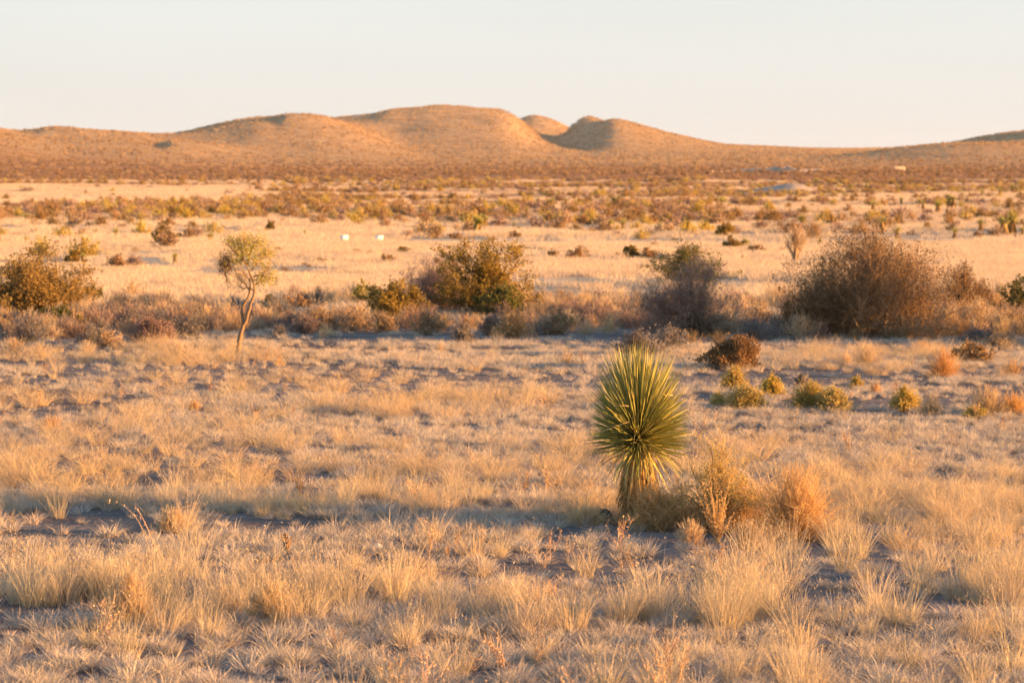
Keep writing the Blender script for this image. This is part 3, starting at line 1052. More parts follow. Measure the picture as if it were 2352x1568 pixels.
NEAR = [
    ('weedball', 1685, 893, 60, 42, 'round yellow topped weed bush nearest behind the yucca'),
    ('weedball', 1772, 912, 52, 42, 'round yellow bush second along from the yucca'),
    ('weedball', 1650, 938, 42, 30, 'small green yellow bush touching the yucca leaves'),
    ('weedball', 1712, 942, 96, 46, 'broad golden green bush in front of the two round ones'),
    ('weedball', 1862, 940, 88, 52, 'dark centred yellow green bush, partner of the brown tinged one'),
    ('weedball', 1912, 944, 76, 44, 'yellow green bush with a rusty side'),
    ('weedball', 1966, 893, 34, 24, 'tiny golden ball bush on the bare strip'),
    ('weedball', 2078, 944, 62, 46, 'pale gold bush standing alone on the bare strip'),
    ('strawball', 2138, 955, 66, 40, 'bleached spiky tussock with arching stems'),
    ('strawball', 2270, 955, 100, 56, 'large pale orange bush near the right edge'),
    ('ball', 2330, 955, 80, 44, 'rust orange bush at the right edge beside the large pale one'),
    ('weedball', 2240, 962, 60, 24, 'low green bush at the foot of the large pale orange bush'),
    ('ball', 118, 992, 64, 32, 'round burnt orange tuft alone near the left edge'),
    ('ball', 446, 942, 30, 20, 'small burnt orange tuft on the left plain'),
    ('ball', 640, 838, 22, 16, 'tiny brown ball tuft in front of the little tree'),
    ('strawball', 930, 945, 56, 28, 'feathery golden tussock in the centre plain'),
    ('greybare', 1840, 885, 28, 22, 'small green grey sprig behind the bare strip'),
    ('ball', 2012, 905, 40, 22, 'small pinkish tuft left of the pale gold bush'),
    ('strawball', 395, 1222, 80, 48, 'round straw tussock on the short grey grass, nearest to the viewer'),
    ('strawball', 300, 1440, 120, 110, 'glowing golden puff of fine grass in the foreground'),
    ('strawball', 620, 1430, 110, 85, 'soft straw puff in the foreground centre left'),
]
for st, px, py, w, h, lab in NEAR:
    nm = {'strawball': 'dry_tussock', 'ball': 'dry_tussock', 'weedball': 'weed_bush', 'greybare': 'grey_bush'}[st]
    plant(nm, st, px, py, w * 1.1, h * 1.22, lab, 'bush', G_ROUND, min(1.5, max(.4, w * h / 2800)))

# mid-field shrubs with a face of their own
G_FIELD = 'bushes standing on the pale field'
FIELD = [
    ('brown', 268, 622, 56, 40, 'dark rust bush left on the pale field'),
    ('bare', 305, 620, 55, 32, 'fluffy brown bush touching the dark rust bush'),
    ('creosote', 166, 613, 40, 38, 'dark brown bush right behind the big left bush'),
    ('creosote', 372, 566, 62, 54, 'tall dark bush in the largest cluster on the left field'),
    ('juniper', 405, 552, 30, 20, 'dark green bush beside the tall dark one on the left field'),
    ('brown', 434, 552, 40, 28, 'brown bush closing the cluster on the left field'),
    ('creosote', 621, 532, 28, 24, 'small olive bush at the far side above the little tree crown'),
    ('brown', 890, 602, 40, 16, 'low rusty bush under the two white boxes'),
    ('brown', 1326, 598, 64, 28, 'brown and olive bush in the centre right field'),
    ('brown', 1272, 590, 34, 16, 'small olive brown bush left of the brown and olive one'),
    ('creosote', 1450, 592, 42, 28, 'rusty olive bush left of the dark green bush'),
    ('brown', 1492, 592, 46, 24, 'pinkish brown bush next to the rusty olive one'),
    ('creosote', 1668, 542, 56, 30, 'olive brown bush above the dark green bush'),
    ('creosote', 1682, 575, 44, 32, 'dark bush on the field right of the dark green bush'),
    ('lightgreen', 1710, 572, 30, 22, 'bright green tuft bush beside the dark bush'),
    ('brown', 1738, 584, 60, 20, 'low reddish bush to the right of the bright green tuft'),
    ('tanbare', 1870, 552, 70, 48, 'round reddish brown bush behind the vase shaped leafless one'),
    ('brown', 1820, 535, 120, 22, 'long low brown bush behind the round reddish one'),
    ('brown', 2245, 547, 30, 14, 'little brown bush at the foot of a far yucca'),
    ('brown', 1045, 548, 44, 12, 'flat brown bush beyond the tallest olive bush'),
    ('brown', 1180, 545, 36, 14, 'flat brown bush on the far centre field'),
    ('brown', 738, 605, 44, 10, 'flat orange bush right of the little tree'),
    ('brown', 1958, 600, 60, 26, 'brown tips of a bush showing behind the largest thorny bush'),
]
for st, px, py, w, h, lab in FIELD:
    nm = {'brown': 'brown_bush', 'bare': 'bare_bush', 'creosote': 'creosote_bush', 'juniper': 'green_bush', 'lightgreen': 'green_bush', 'tanbare': 'dry_bush'}[st]
    plant(nm, st, px, py, w, h, lab, 'bush', G_FIELD, .32 if w < 50 else .5)

# vase shaped leafless shrub on the field
p = ground(1826, 606)
k = m_per_px(p)
r_ = np.random.default_rng(5)
t = thing('bare_shrub', 'vase shaped leafless orange shrub standing alone on the pale field', 'shrub', p, G_FIELD)
P1 = shrub_stems(r_, 16, 62 * k, 40 * k, 70 * k, tmax=52, base=.02, rho=(.8, 1.05))
a = Acc()
a.tubes(P1, np.full(P1.shape[:2], .022) * np.linspace(1.4, .4, P1.shape[1]), r_)
put('stems', a.mesh('stems', M['twigtan']), t)
a = Acc()
P2 = branches(r_, P1, 120, .4, 4, .5, .3, .4)
a.ribbons(P2, np.full(P2.shape[:2], .016), r_)
P3 = branches(r_, P2, 330, .22, 3, .8, .2, .2)
a.ribbons(P3, np.full(P3.shape[:2], .012), r_)
put('twigs', a.mesh('twigs', M['twigtan']), t)

# ------------------------------------------------------------------ smaller shrubs scattered over the field: copies of a few kinds
protos = {}
for st in ('brown', 'creosote', 'tanbare', 'greybare', 'lightgreen'):
    protos[st] = []
    for i in range(3):
        r = np.random.default_rng(900 + i * 7 + len(st))
        protos[st].append(make_shrub(r, st, 2.0, 1.6, 1.0, .22, .045))
FAR_NAMES = {'brown': ('brown_bush', 'low rust brown bush dotted on the far side of the pale field'),
             'creosote': ('creosote_bush', 'small olive bush dotted on the far side of the pale field'),
             'tanbare': ('dry_bush', 'small tan twiggy bush dotted on the far side of the pale field'),
             'greybare': ('grey_bush', 'small grey twiggy bush dotted on the far side of the pale field'),
             'lightgreen': ('green_bush', 'small yellow green bush dotted on the far side of the pale field')}


ZONES = ((330, 'beyond the big left bush'), (700, 'beyond the little tree'), (1250, 'beyond the centre clump'), (1760, 'beyond the leafless bush'), (9999, 'beyond the largest thorny bush'))
ORD = ('first', 'second', 'third', 'fourth', 'fifth', 'sixth', 'seventh', 'eighth', 'ninth', 'tenth', 'eleventh', 'twelfth', 'thirteenth', 'fourteenth', 'fifteenth', 'sixteenth', 'seventeenth', 'eighteenth', 'nineteenth', 'twentieth', 'twenty first', 'twenty second', 'twenty third', 'twenty fourth')
WAIT = []


def zone(px):
    return next(z for lim, z in ZONES if px < lim)


def label_waiting():
    rows = {}
    for px, kind, t in WAIT:
        rows.setdefault((kind, zone(px)), []).append((px, t))
    for (kind, z), v in rows.items():
        v.sort(key=lambda q: q[0])
        for i, (_, t) in enumerate(v):
            t['label'] = f'{kind} {z}' if len(v) == 1 else f'{ORD[min(i, 23)]} from the left of the {kind if kind.endswith("a") else kind + "e" if kind.endswith("h") else kind}s {z}'
    WAIT.clear()


def far_bush(st, p, w, h, r, px=0, label=None, group=None):
    parts = protos[st][int(r.integers(0, 3))]
    nm, lab = FAR_NAMES[st]
    t = thing(nm, lab, 'bush', p, 'small bushes dotted over the far field', float(r.uniform(0, 6.28)), (w / 2.0, w / 2.0, h / 1.0))
    WAIT.append((px, {'brown': 'low rust brown bush', 'creosote': 'small olive bush', 'tanbare': 'small tan twiggy bush', 'greybare': 'small grey twiggy bush', 'lightgreen': 'small yellow green bush'}[st] + ('e' if 0 else ''), t))
    for n_, me in parts:
        put(n_, me, t)


r_ = np.random.default_rng(77)
cnt = 0
while cnt < 135:
    px = r_.uniform(4, 2348)
    py = r_.triangular(470, 505, 640)
    if fbm(px / 130, py / 16, 2, 5) < .5:
        continue
    p = ground(px, py)
    k = m_per_px(p)
    w = r_.uniform(9, 34)
    far_bush(str(r_.choice(['brown', 'brown', 'creosote', 'tanbare', 'greybare', 'lightgreen'], p=[.26, .24, .16, .14, .08, .12])), p, w * k, w * k * r_.uniform(.28, .5), r_, px)
    cnt += 1

label_waiting()

# brush of the far belt, more than anyone could count
ms = []
for st in ('brown', 'creosote', 'tanbare', 'bare', 'weedball'):
    for i in range(2):
        r = np.random.default_rng(500 + i + len(st) * 3)
        a = Acc()
        P1 = shrub_stems(r, 40, 2.4, 2.0, 1.1, k=4)
        a.ribbons(P1, np.full(P1.shape[:2], .05), r, mi=0)
        P2 = branches(r, P1, 160, .45, 3, .8, .2)
        a.ribbons(P2, np.full(P2.shape[:2], .04), r, mi=0)
        q = P2.reshape(-1, 3)
        a.leaves(q[r.integers(0, len(q), 420)] + r.normal(0, .06, (420, 3)), .16, .10, r, mi=1)
        ms.append(a.mesh('brush', [M[STY[st]['tw']], M[STY[st]['leaf'] or STY[st]['tw']]]))
lib_brush = library('brush_kinds', ms)
x, y = polar(110, 620, -13, 14, 27000, rng)
rr_ = np.hypot(x, y)
pxx = 1176 + F * np.arctan2(x, y)
rw_ = rr_ * (1 + .55 * (fbm(x / 45, y / 60, 3, 127) - .5))
d = np.interp(rw_, [110, 165, 200, 240, 300, 620], [.015, .07, .42, .6, .5, .4]) * np.clip((fbm(x / 22, y / 24, 4, 121) - .44) * 6, .04, 1)
leftf = np.clip((680 - pxx) / 150, 0, 1) * (rr_ > 325) * (rr_ < 560)
d = d * (1 - .97 * leftf)
d = d * (1 - .8 * np.clip((pxx - 1750) / 150, 0, 1) * (rr_ > 330) * (rr_ < 420))
x, y = pick(x, y, d, rng)
s = rng.uniform(.28, .82, len(x)) * np.interp(np.hypot(x, y), [175, 600], [.85, 1.15])
scatter('distant_brush', lib_brush, on_ground(x, y), s, 'brown and olive brush covering the belt beyond the pale field', 'brush', rng, count=len(ms), tilt=.05)
# belts within the near zone: low grey-tan brush between the named bushes
x, y = polar(55, 74, -13, 14, 5200, rng)
px_, py_ = to_px(x, y)
d = np.exp(-((py_ - 745) / 34) ** 2) * np.clip((fbm(x / 4, y / 3, 3, 131) - .40) * 5, 0, 1)
d *= 1 - .9 * bump2(px_, py_, 1250, 775, 420, 22)
x, y = pick(x, y, np.clip(d * .95, 0, 1), rng)
ms2 = []
for st in ('tanbare', 'greybare', 'strawball', 'bare'):
    for i in range(2):
        r = np.random.default_rng(700 + i + len(st) * 3)
        a = Acc()
        P1 = shrub_stems(r, 50, .8, .8, .42, k=5)
        a.ribbons(P1, np.full(P1.shape[:2], .006), r)
        P2 = branches(r, P1, 260, .16, 4, .7, .3)
        a.ribbons(P2, np.full(P2.shape[:2], .005), r)
        P3 = branches(r, P2, 500, .08, 3, .9, .2)
        a.ribbons(P3, np.full(P3.shape[:2], .0045), r)
        ms2.append(a.mesh('low_brush', M[STY[st]['tw']]))
scatter('low_brush', library('low_brush_kinds', ms2), on_ground(x, y), rng.uniform(.5, 1.15, len(x)), 'low dry grey and tan brush tangled between the bushes of the belt', 'brush', rng, count=len(ms2))

# hills: bunch grass and bushes
ms = []
for i in range(5):
    r = np.random.default_rng(60 + i)
    a = Acc()
    blades(a, r, 34, 1.0, .35, .8, .30, .5, .2, 3)
    ms.append(a.mesh('hill_tuft', M['hilltuft']))
lib_ht = library('hill_tufts', ms)
x, y = polar(700, 2900, -12.5, 13, 210000, rng)
z = terrain(x, y) - np.interp(np.hypot(x, y), BR, BZ)
rr_ = np.hypot(x, y)
d = np.interp(rr_, [700, 1000, 1300], [.06, .08, .16]) + .12 * np.clip(z / 8, 0, 1)
d *= .45 + 1.0 * fbm(x / 50, y / 50, 4, 141)
x, y = pick(x, y, d, rng)
scatter('hill_grass', lib_ht, on_ground(x, y), rng.uniform(.5, 1.1, len(x)) * np.interp(np.hypot(x, y), [700, 2500], [.6, 1.25]), 'tan bunch grass on the slopes of the hills', 'grass', rng, count=5)
ms = []
for i in range(5):
    r = np.random.default_rng(80 + i)
    a = Acc()
    P1 = shrub_stems(r, 22, 2.6, 2.6, 1.5, k=3)
    a.ribbons(P1, np.full(P1.shape[:2], .07), r)
    q = P1[:, 1:].reshape(-1, 3)
    a.leaves(q[r.integers(0, len(q), 70)] + r.normal(0, .2, (70, 3)), .55, .4, r)
    ms.append(a.mesh('hill_bush', M['hillbush']))
x, y = polar(560, 2900, -12.5, 13, 90000, rng)
rr_ = np.hypot(x, y)
d = np.interp(rr_, [560, 620, 1100, 1400, 2900], [.35, .4, .3, .22, .2]) * np.clip((fbm(x / 70, y / 50, 4, 151) - .3) * 3, .1, 1)
x, y = pick(x, y, d, rng)
scatter('hill_brush', library('hill_bushes', ms), on_ground(x, y), rng.uniform(.3, .7, len(x)), 'dark desert bushes speckling the flats and hills', 'brush', rng, count=5)

# ------------------------------------------------------------------ the yucca
Y0 = ground(1466, 1198)
KY = m_per_px(Y0)
yu = thing('yucca', 'tall green spiky yucca with a straw skirt, standing alone in the near grass', 'yucca', Y0)
r_ = np.random.default_rng(3)
hc = (1198 - 1008) * KY
a = Acc()
tz = np.linspace(0, 1, 9)
P = np.stack([.012 * np.sin(tz * 5), .01 * np.cos(tz * 4), tz * (hc + .04) - .03], -1)[None]
a.tubes(P, (np.array([.085, .08, .075, .07, .068, .065, .06, .055, .04]))[None], r_, sides=12)
put('trunk', a.mesh('trunk', M['yuccadry'], smooth=True), yu)


def leaf_len(th):
    return np.interp(np.degrees(th), [0, 18, 34, 50, 70, 90, 125, 160], [.86, .86, .74, .60, .52, .53, .52, .46])


def leaf_mesh(r, n_seg=6):
    """one sword leaf of unit length along +Z, channelled, bent a little"""
    t = np.linspace(0, 1, n_seg)
    bend = r.uniform(-.03, .05)
    c = np.stack([bend * t ** 2, r.uniform(-.02, .02) * t ** 2, t], -1)
    w = .0078 * np.array([1.0, 1.25, 1.2, 1.0, .65, .06]) / .7
    side = np.array([0, 1.0, 0])
    fold = np.array([-.4, 0, 0])
    V, Q = [], []
    for i in range(n_seg):
        V += [c[i] + side * w[i] * .5, c[i] + fold * w[i] * .5, c[i] - side * w[i] * .5]
    for i in range(n_seg - 1):
        b = i * 3
        Q += [[b, b + 1, b + 4, b + 3], [b + 1, b + 2, b + 5, b + 4]]
    return np.array(V), np.array(Q)


leafmeshes = []
for i in range(12):
    V, Q = leaf_mesh(r_)
    a = Acc()
    base_var = i / 11 * .75
    z = V[:, 2]
    a.add(V, q=Q, var=np.clip(base_var + .35 * np.clip((z - .8) * 5, 0, 1), 0, 1))
    leafmeshes.append(a.mesh('leaf', M['yucca']))


def yucca_dirs(n, r, tmax=118):
    c = 1 - (1 - math.cos(math.radians(tmax))) * r.uniform(0, 1, n) ** 1.6
    th = np.arccos(c) * r.uniform(.82, 1.0, n)
    ph = r.uniform(0, 2 * np.pi, n)
    return th, ph


th, ph = yucca_dirs(300, r_, 124)
for i in range(300):
    d = Vector((math.sin(th[i]) * math.cos(ph[i]), math.sin(th[i]) * math.sin(ph[i]), math.cos(th[i])))
    L = float(leaf_len(th[i])) * r_.uniform(.90, 1.02)
    o = bpy.data.objects.new('leaf', leafmeshes[int(r_.integers(0, 12))])
    COL.objects.link(o)
    o.parent = yu
    q = d.to_track_quat('Z', 'Y')
    from mathutils import Quaternion
    o.rotation_mode = 'QUATERNION'
    o.rotation_quaternion = q @ Quaternion((0, 0, 1), r_.uniform(0, 6.28))
    o.location = Vector((0, 0, hc + .05 * math.cos(th[i]) + r_.uniform(-.03, .03))) + d * .03
    o.scale = (r_.uniform(.85, 1.2), r_.uniform(.85, 1.2), L)
# the rest of the crown
a = Acc()
n = 1150
th, ph = yucca_dirs(n, r_, 116)
for i in range(n):
    d = Vector((math.sin(th[i]) * math.cos(ph[i]), math.sin(th[i]) * math.sin(ph[i]), math.cos(th[i])))
    L = float(leaf_len(th[i])) * r_.uniform(.84, 1.0)
    V, Q = leaf_mesh(r_)
    V = V * [r_.uniform(.85, 1.2), r_.uniform(.85, 1.2), L]
    Rm = np.array((d.to_track_quat('Z', 'Y') @ Quaternion((0, 0, 1), r_.uniform(0, 6.28))).to_matrix())
    V = V @ Rm.T + np.array([0, 0, hc + .04 * math.cos(th[i]) + r_.uniform(-.04, .03)])
    a.add(V, q=Q, var=np.full(len(V), r_.uniform(0, .7)))
put('leaf_mass', a.mesh('leaf_mass', M['yucca']), yu, kind='stuff')


def hanging(acc, r, n, z0, z1, L0, L1, out0, out1, w, var=(0, 1), green=False):
    ph = r.uniform(0, 2 * np.pi, n)
    zt = r.uniform(z0, z1, n)
    L = r.uniform(L0, L1, n)
    o0 = r.uniform(out0, out1, n)
    k = 7
    t = np.linspace(0, 1, k)
    rad = .05 + o0[:, None] * L[:, None] * (t * .9 + .1 * np.sin(t * 3.1))[None]
    zz = zt[:, None] + L[:, None] * (.04 * np.sin(t * 3.1) - t * np.sqrt(np.clip(1 - (o0[:, None] * .8) ** 2, .1, 1)))
    zz = np.maximum(zz, .02)
    P = np.stack([rad * np.cos(ph)[:, None], rad * np.sin(ph)[:, None], zz], -1) + r.normal(0, .006, (n, k, 3)) * t[None, :, None]
    W = w * r.uniform(.6, 1.2, n)[:, None] * np.array([1, 1.2, 1.2, 1.1, .9, .6, .15])[None]
    sd = np.stack([-np.sin(ph), np.cos(ph), np.zeros(n)], 1) + r.normal(0, .4, (n, 3))
    acc.ribbons(P, W, r, side=sd, var=r.uniform(*var, n))


a = Acc()
hanging(a, r_, 900, hc * .45, hc * 1.03, .28, .62, .06, .42, .0085, (.15, 1))
hanging(a, r_, 420, hc * .15, hc * .6, .2, .42, .15, .75, .009, (0, .45))
put('dead_leaf_skirt', a.mesh('dead_leaf_skirt', M['yuccadry']), yu, kind='stuff')
a = Acc()
hanging(a, r_, 60, hc * .85, hc * 1.0, .40, .52, .6, 1.0, .012, (0, .8))
put('drooping_leaves', a.mesh('drooping_leaves', M['yucca']), yu, kind='stuff')
a = Acc()
n = 90
th, ph = yucca_dirs(n, r_, 150)
dr = np.stack([np.sin(th) * np.cos(ph), np.sin(th) * np.sin(ph), np.cos(th)], 1)
L = r_.uniform(.12, .46, n)
tq = np.linspace(0, 1, 5)
P = np.array([0, 0, hc + .03]) + dr[:, None] * (L[:, None] * tq)[..., None] + r_.normal(0, .035, (n, 5, 3)) * (tq ** 2)[None, :, None]
a.ribbons(P, np.full((n, 5), .011) * np.array([1, 1.1, .9, .7, .2]), r_)
n = 26
ph = r_.uniform(0, 6.28, n)
th = r_.uniform(.5, 1.9, n)
dr = np.stack([np.sin(th) * np.cos(ph), np.sin(th) * np.sin(ph), np.cos(th)], 1)
L = r_.uniform(.35, .6, n)
tq = np.linspace(0, 1, 6)
P = np.array([0, 0, hc + .03]) + dr[:, None] * (L[:, None] * tq)[..., None]
P[..., 2] -= np.clip(tq - .55, 0, 1)[None] * r_.uniform(.2, .7, n)[:, None]
a.ribbons(P, np.full((n, 6), .010) * np.array([1, 1.1, 1, .9, .6, .2]), r_)
put('dead_leaves', a.mesh('dead_leaves', M['yuccadry']), yu, kind='stuff')
a = Acc()
for (x0, z0, x1, z1) in ((-.36, .86, -.10, .955), (-.24, 1.10, -.10, 1.10), (.13, 1.19, .3, 1.20)):
    P = np.array([[[x0, -.32, z0], [(x0 + x1) / 2, -.36, (z0 + z1) / 2 + .01], [x1, -.30, z1]]])
    a.ribbons(P, np.array([[.004, .009, .012]]), r_, side=np.array([[0, .3, 1.0]]), var=1.0)
put('broken_leaves', a.mesh('broken_leaves', M['yuccadry']), yu, label='broken straw leaves caught in the green crown')

# ------------------------------------------------------------------ thorny shrub, wand plant and tumbleweed beside the yucca
r_ = np.random.default_rng(14)
p = ground(1655, 1222)
t = thing('thorn_shrub', 'tangled dry thorny shrub with zigzag twigs, right against the yucca', 'shrub', p)
k = m_per_px(p)
P1 = shrub_stems(r_, 40, 300 * k, 150 * k, 190 * k, k=9, tmax=78, base=.10, rho=(.5, 1.05))
P1 += r_.normal(0, .018, P1.shape)
a = Acc()
a.tubes(P1, np.full(P1.shape[:2], .0065) * np.linspace(1.4, .45, 9), r_, sides=4)
put('stems', a.mesh('stems', M['twigbrown']), t)
P2 = branches(r_, P1, 520, .22, 6, .9, .1, .15, 1, .4)
P3 = branches(r_, P2, 2600, .10, 4, 1.1, .05, .1, 1, .4)
a = Acc()
a.ribbons(P2, np.full(P2.shape[:2], .0042), r_)
a.ribbons(P3, np.full(P3.shape[:2], .003), r_)
put('twigs', a.mesh('twigs', M['tumble']), t)
a = Acc()
q = P3.reshape(-1, 3)
q = q[(q[:, 2] > .25)]
a.leaves(q[r_.integers(0, len(q), 9000)] + r_.normal(0, .02, (9000, 3)), .018, .010, r_)
put('foliage', a.mesh('foliage', M['weed']), t)

p = ground(1520, 1215)
t = thing('twig_tangle', 'dense brown twig tangle hugging the foot of the yucca', 'shrub', p)
P1 = shrub_stems(r_, 90, 210 * k, 120 * k, 100 * k, k=7, tmax=88, base=.15)
P2 = branches(r_, P1, 1500, .16, 5, 1.0, .0, .1, 1, .5)
P3 = branches(r_, P2, 4000, .08, 4, 1.1, .05, .1, 1, .5)
a = Acc()
a.ribbons(P1, np.full(P1.shape[:2], .006), r_)
put('stems', a.mesh('stems', M['twigbrown']), t)
a = Acc()
a.ribbons(P2, np.full(P2.shape[:2], .004), r_)
a.ribbons(P3, np.full(P3.shape[:2], .0032), r_)
put('twigs', a.mesh('twigs', M['tumble']), t)

p = ground(1735, 1215)
t = thing('twig_tangle', 'low arching twig tangle between the thorny shrub and the tumbleweed', 'shrub', p)
P1 = shrub_stems(r_, 190, 260 * k, 130 * k, 138 * k, k=8, tmax=88, base=.2)
P2 = branches(r_, P1, 3000, .16, 5, 1.0, -.05, .1, 1, .5)
a = Acc()
a.ribbons(P1, np.full(P1.shape[:2], .0042), r_)
put('stems', a.mesh('stems', M['tumble']), t)
a = Acc()
a.ribbons(P2, np.full(P2.shape[:2], .0032), r_)
put('twigs', a.mesh('twigs', M['golden']), t)

p = ground(1648, 1250)
t = thing('wand_plant', 'upright fan of pale knotted wands in front of the thorny shrub', 'plant', p)
n = 26
ph = r_.uniform(0, 6.28, n)
thh = r_.uniform(.02, .42, n)
L = r_.uniform(.30, .70, n)
tt = np.linspace(0, 1, 12)
rad = np.sin(thh)[:, None] * L[:, None] * tt ** 1.1 * 1.1
wig = np.cumsum(np.cumsum(r_.normal(0, .0022, (n, 12, 3)), 1), 1)
P = np.stack([rad * np.cos(ph)[:, None], rad * np.sin(ph)[:, None], L[:, None] * tt], -1) + wig + r_.normal(0, .003, (n, 12, 3))
a = Acc()
a.tubes(P, np.full(P.shape[:2], .0026) * np.linspace(1.2, .5, 12), r_)
put('stems', a.mesh('stems', M['tumble']), t)
a = Acc()
q = P[:, 2:].reshape(-1, 3)
a.leaves(q[r_.integers(0, len(q), 1500)] + r_.normal(0, .007, (1500, 3)), .016, .008, r_)
put('seed_husks', a.mesh('seed_husks', M['tumble']), t)

p = ground(1828, 1238)
t = thing('tumbleweed_bush', 'glowing orange dome of very fine stems, outermost of the plants beside the yucca', 'bush', p)
P1 = shrub_stems(r_, 900, 235 * k, 170 * k, 172 * k, k=7, tmax=88, base=.02, rho=(.45, 1.0))
P2 = branches(r_, P1, 6500, .12, 5, .7, .1, .3, 1, .4)
a = Acc()
a.ribbons(P1, np.full(P1.shape[:2], .003), r_)
put('stems', a.mesh('stems', M['tumble']), t)
a = Acc()
a.ribbons(P2, np.full(P2.shape[:2], .003), r_)
put('twigs', a.mesh('twigs', M['tumble']), t)
for px, py, w, h, lab in ((1585, 1252, 80, 60, 'arching curl of bleached grass between the yucca and the wand plant'),
                          (1720, 1262, 110, 70, 'feathery straw clump before the twig tangle'),
                          (1345, 1205, 120, 46, 'thin rusty stemmed weed beside the dark clod')):
    plant('dry_tussock', 'strawball', px, py, w, h, lab, 'grass tussock', 'tussocks around the yucca', .9)

# ------------------------------------------------------------------ clods and stone
def lump(name, px, py, wp, hp, mat, label, cat, seed):
    p = ground(px, py)
    k = m_per_px(p)
    r = np.random.default_rng(seed)
    nu, nv = 26, 11
    u, v = np.meshgrid(np.linspace(0, 2 * np.pi, nu, endpoint=False), np.linspace(-.35, np.pi / 2, nv), indexing='ij')
    rad = 1 + .5 * (fbm(np.cos(u) * 2 + 5 + v, np.sin(u) * 2 + 5 + v * 1.3, 3, seed) - .5)
    V = np.stack([np.cos(u) * np.cos(v) * rad * wp * k / 2, np.sin(u) * np.cos(v) * rad * wp * k / 2 * .8, np.sin(v) * rad * hp * k], -1)
    i, j = np.meshgrid(np.arange(nu), np.arange(nv - 1), indexing='ij')
    i2 = (i + 1) % nu
    Q = np.stack([i * nv + j, i2 * nv + j, i2 * nv + j + 1, i * nv + j + 1], -1).reshape(-1, 4)
    a = Acc()
    a.add(V.reshape(-1, 3), q=Q)
    put(name, a.mesh(name, mat, smooth=True), loc=p, label=label, category=cat)


lump('earth_clod', 1387, 1200, 54, 30, plain('dark_earth', (.05, .035, .028), .95, .5, 30, 1, .03), 'dark crumbly mound of earth left of the yucca foot', 'mound', 3)
lump('white_stone', 868, 1257, 24, 10, plain('pale_stone', (.78, .70, .60), .8, .15, 20, .3, .01), 'small white stone on the short grass', 'stone', 8)
lump('brown_stone', 846, 1262, 14, 6, plain('rust_stone', (.42, .22, .10), .8, .2, 20, .3, .01), 'small rusty stone beside the white stone', 'stone', 9)


def stump(px, py, hp, label, seed):
    p = ground(px, py)
    k = m_per_px(p)
    r = np.random.default_rng(seed)
    a = Acc()
    t_ = np.linspace(0, 1, 7)
    for i in range(4):
        P = np.stack([r.normal(0, .006) + r.normal(0, .03) * t_, r.normal(0, .006) + r.normal(0, .02) * t_, t_ * hp * k * r.uniform(.6, 1)], -1)[None] + r.normal(0, .003, (1, 7, 3))
        a.tubes(P, np.linspace(.012, .004, 7)[None], r, sides=5)
    q = a.v[0]
    a.leaves(q[r.integers(0, len(q), 60)], .03, .014, r)
    put('dead_stalk', a.mesh('dead_stalk', M['twigbrown']), loc=p, label=label, category='dead stalk', group='dark dead stalks in the near grass')


stump(689, 1138, 44, 'short dark dead stalk sticking out of the golden grass', 1)
stump(661, 1270, 52, 'thin rusty seed stalk at the edge of the short grey grass', 2)


# long arching stems in the foreground left
def arch(name, pts, w, mat, label, seed):
    p = ground(*pts[0])
    k = m_per_px(p)
    r = np.random.default_rng(seed)
    P = np.array([[(x_ - pts[0][0]) * k, .02 * i, -(y_ - pts[0][1]) * k] for i, (x_, y_) in enumerate(pts)])
    a = Acc()
    tq = np.linspace(0, len(P) - 1, 16)
    Pi = np.stack([np.interp(tq, np.arange(len(P)), P[:, c]) for c in range(3)], -1)
    Pi = np.stack([np.convolve(np.pad(Pi[:, c], 2, 'edge'), np.ones(5) / 5, 'valid') for c in range(3)], -1)[None]
    a.tubes(Pi, np.linspace(w, w * .4, 16)[None], r)
    a.leaves(Pi[0, 6:][r.integers(0, 10, 26)] + r.normal(0, .006, (26, 3)), .03, .008, r)
    put(name, a.mesh(name, mat), loc=p, label=label, category='grass stem', group='long arching stems over the foreground grass')


arch('grass_stem', [(352, 1330), (345, 1270), (330, 1215), (300, 1170), (262, 1150), (240, 1160)], .004, M['stalk'], 'long rusty stem arching above the glowing foreground puff', 4)
arch('grass_stem', [(370, 1300), (350, 1240), (325, 1185), (310, 1165)], .005, M['stalk'], 'stout leaning rusty stem above the short grey grass', 5)
arch('grass_stem', [(100, 1320), (80, 1280), (50, 1250), (30, 1240)], .0035, M['straw'], 'straw stem bending over at the left edge', 6)
arch('grass_stem', [(1365, 1340), (1345, 1290), (1325, 1250), (1320, 1225)], .004, M['straw'], 'long straw stem below the dark clod', 7)


# ------------------------------------------------------------------ the little tree
T0 = ground(546, 812)
kt = m_per_px(T0)
tree = thing('mesquite_tree', 'slender crooked little tree with a forked trunk and sparse green crown', 'tree', T0)
r_ = np.random.default_rng(21)


def tp(pts, dy=0.0, slope=0.0):
    return np.array([[(x_ - 546) * kt, dy + slope * i, -(y_ - 812) * kt] for i, (x_, y_) in enumerate(pts)])


def smooth_line(P, n):
    tq = np.linspace(0, len(P) - 1, n)
    Q = np.stack([np.interp(tq, np.arange(len(P)), P[:, c]) for c in range(3)], -1)
    Q2 = Q.copy()
    Q2[1:-1] = (Q[:-2] + Q[1:-1] * 2 + Q[2:]) / 4
    return Q2


def limb(pts, r0, r1, dy=0, sl=0, n=14):
    P = smooth_line(tp(pts, dy, sl), n)
    P[1:-1] += r_.normal(0, .005, (n - 2, 3))
    return P, np.linspace(r0, r1, n) * r_.uniform(.86, 1.14, n)


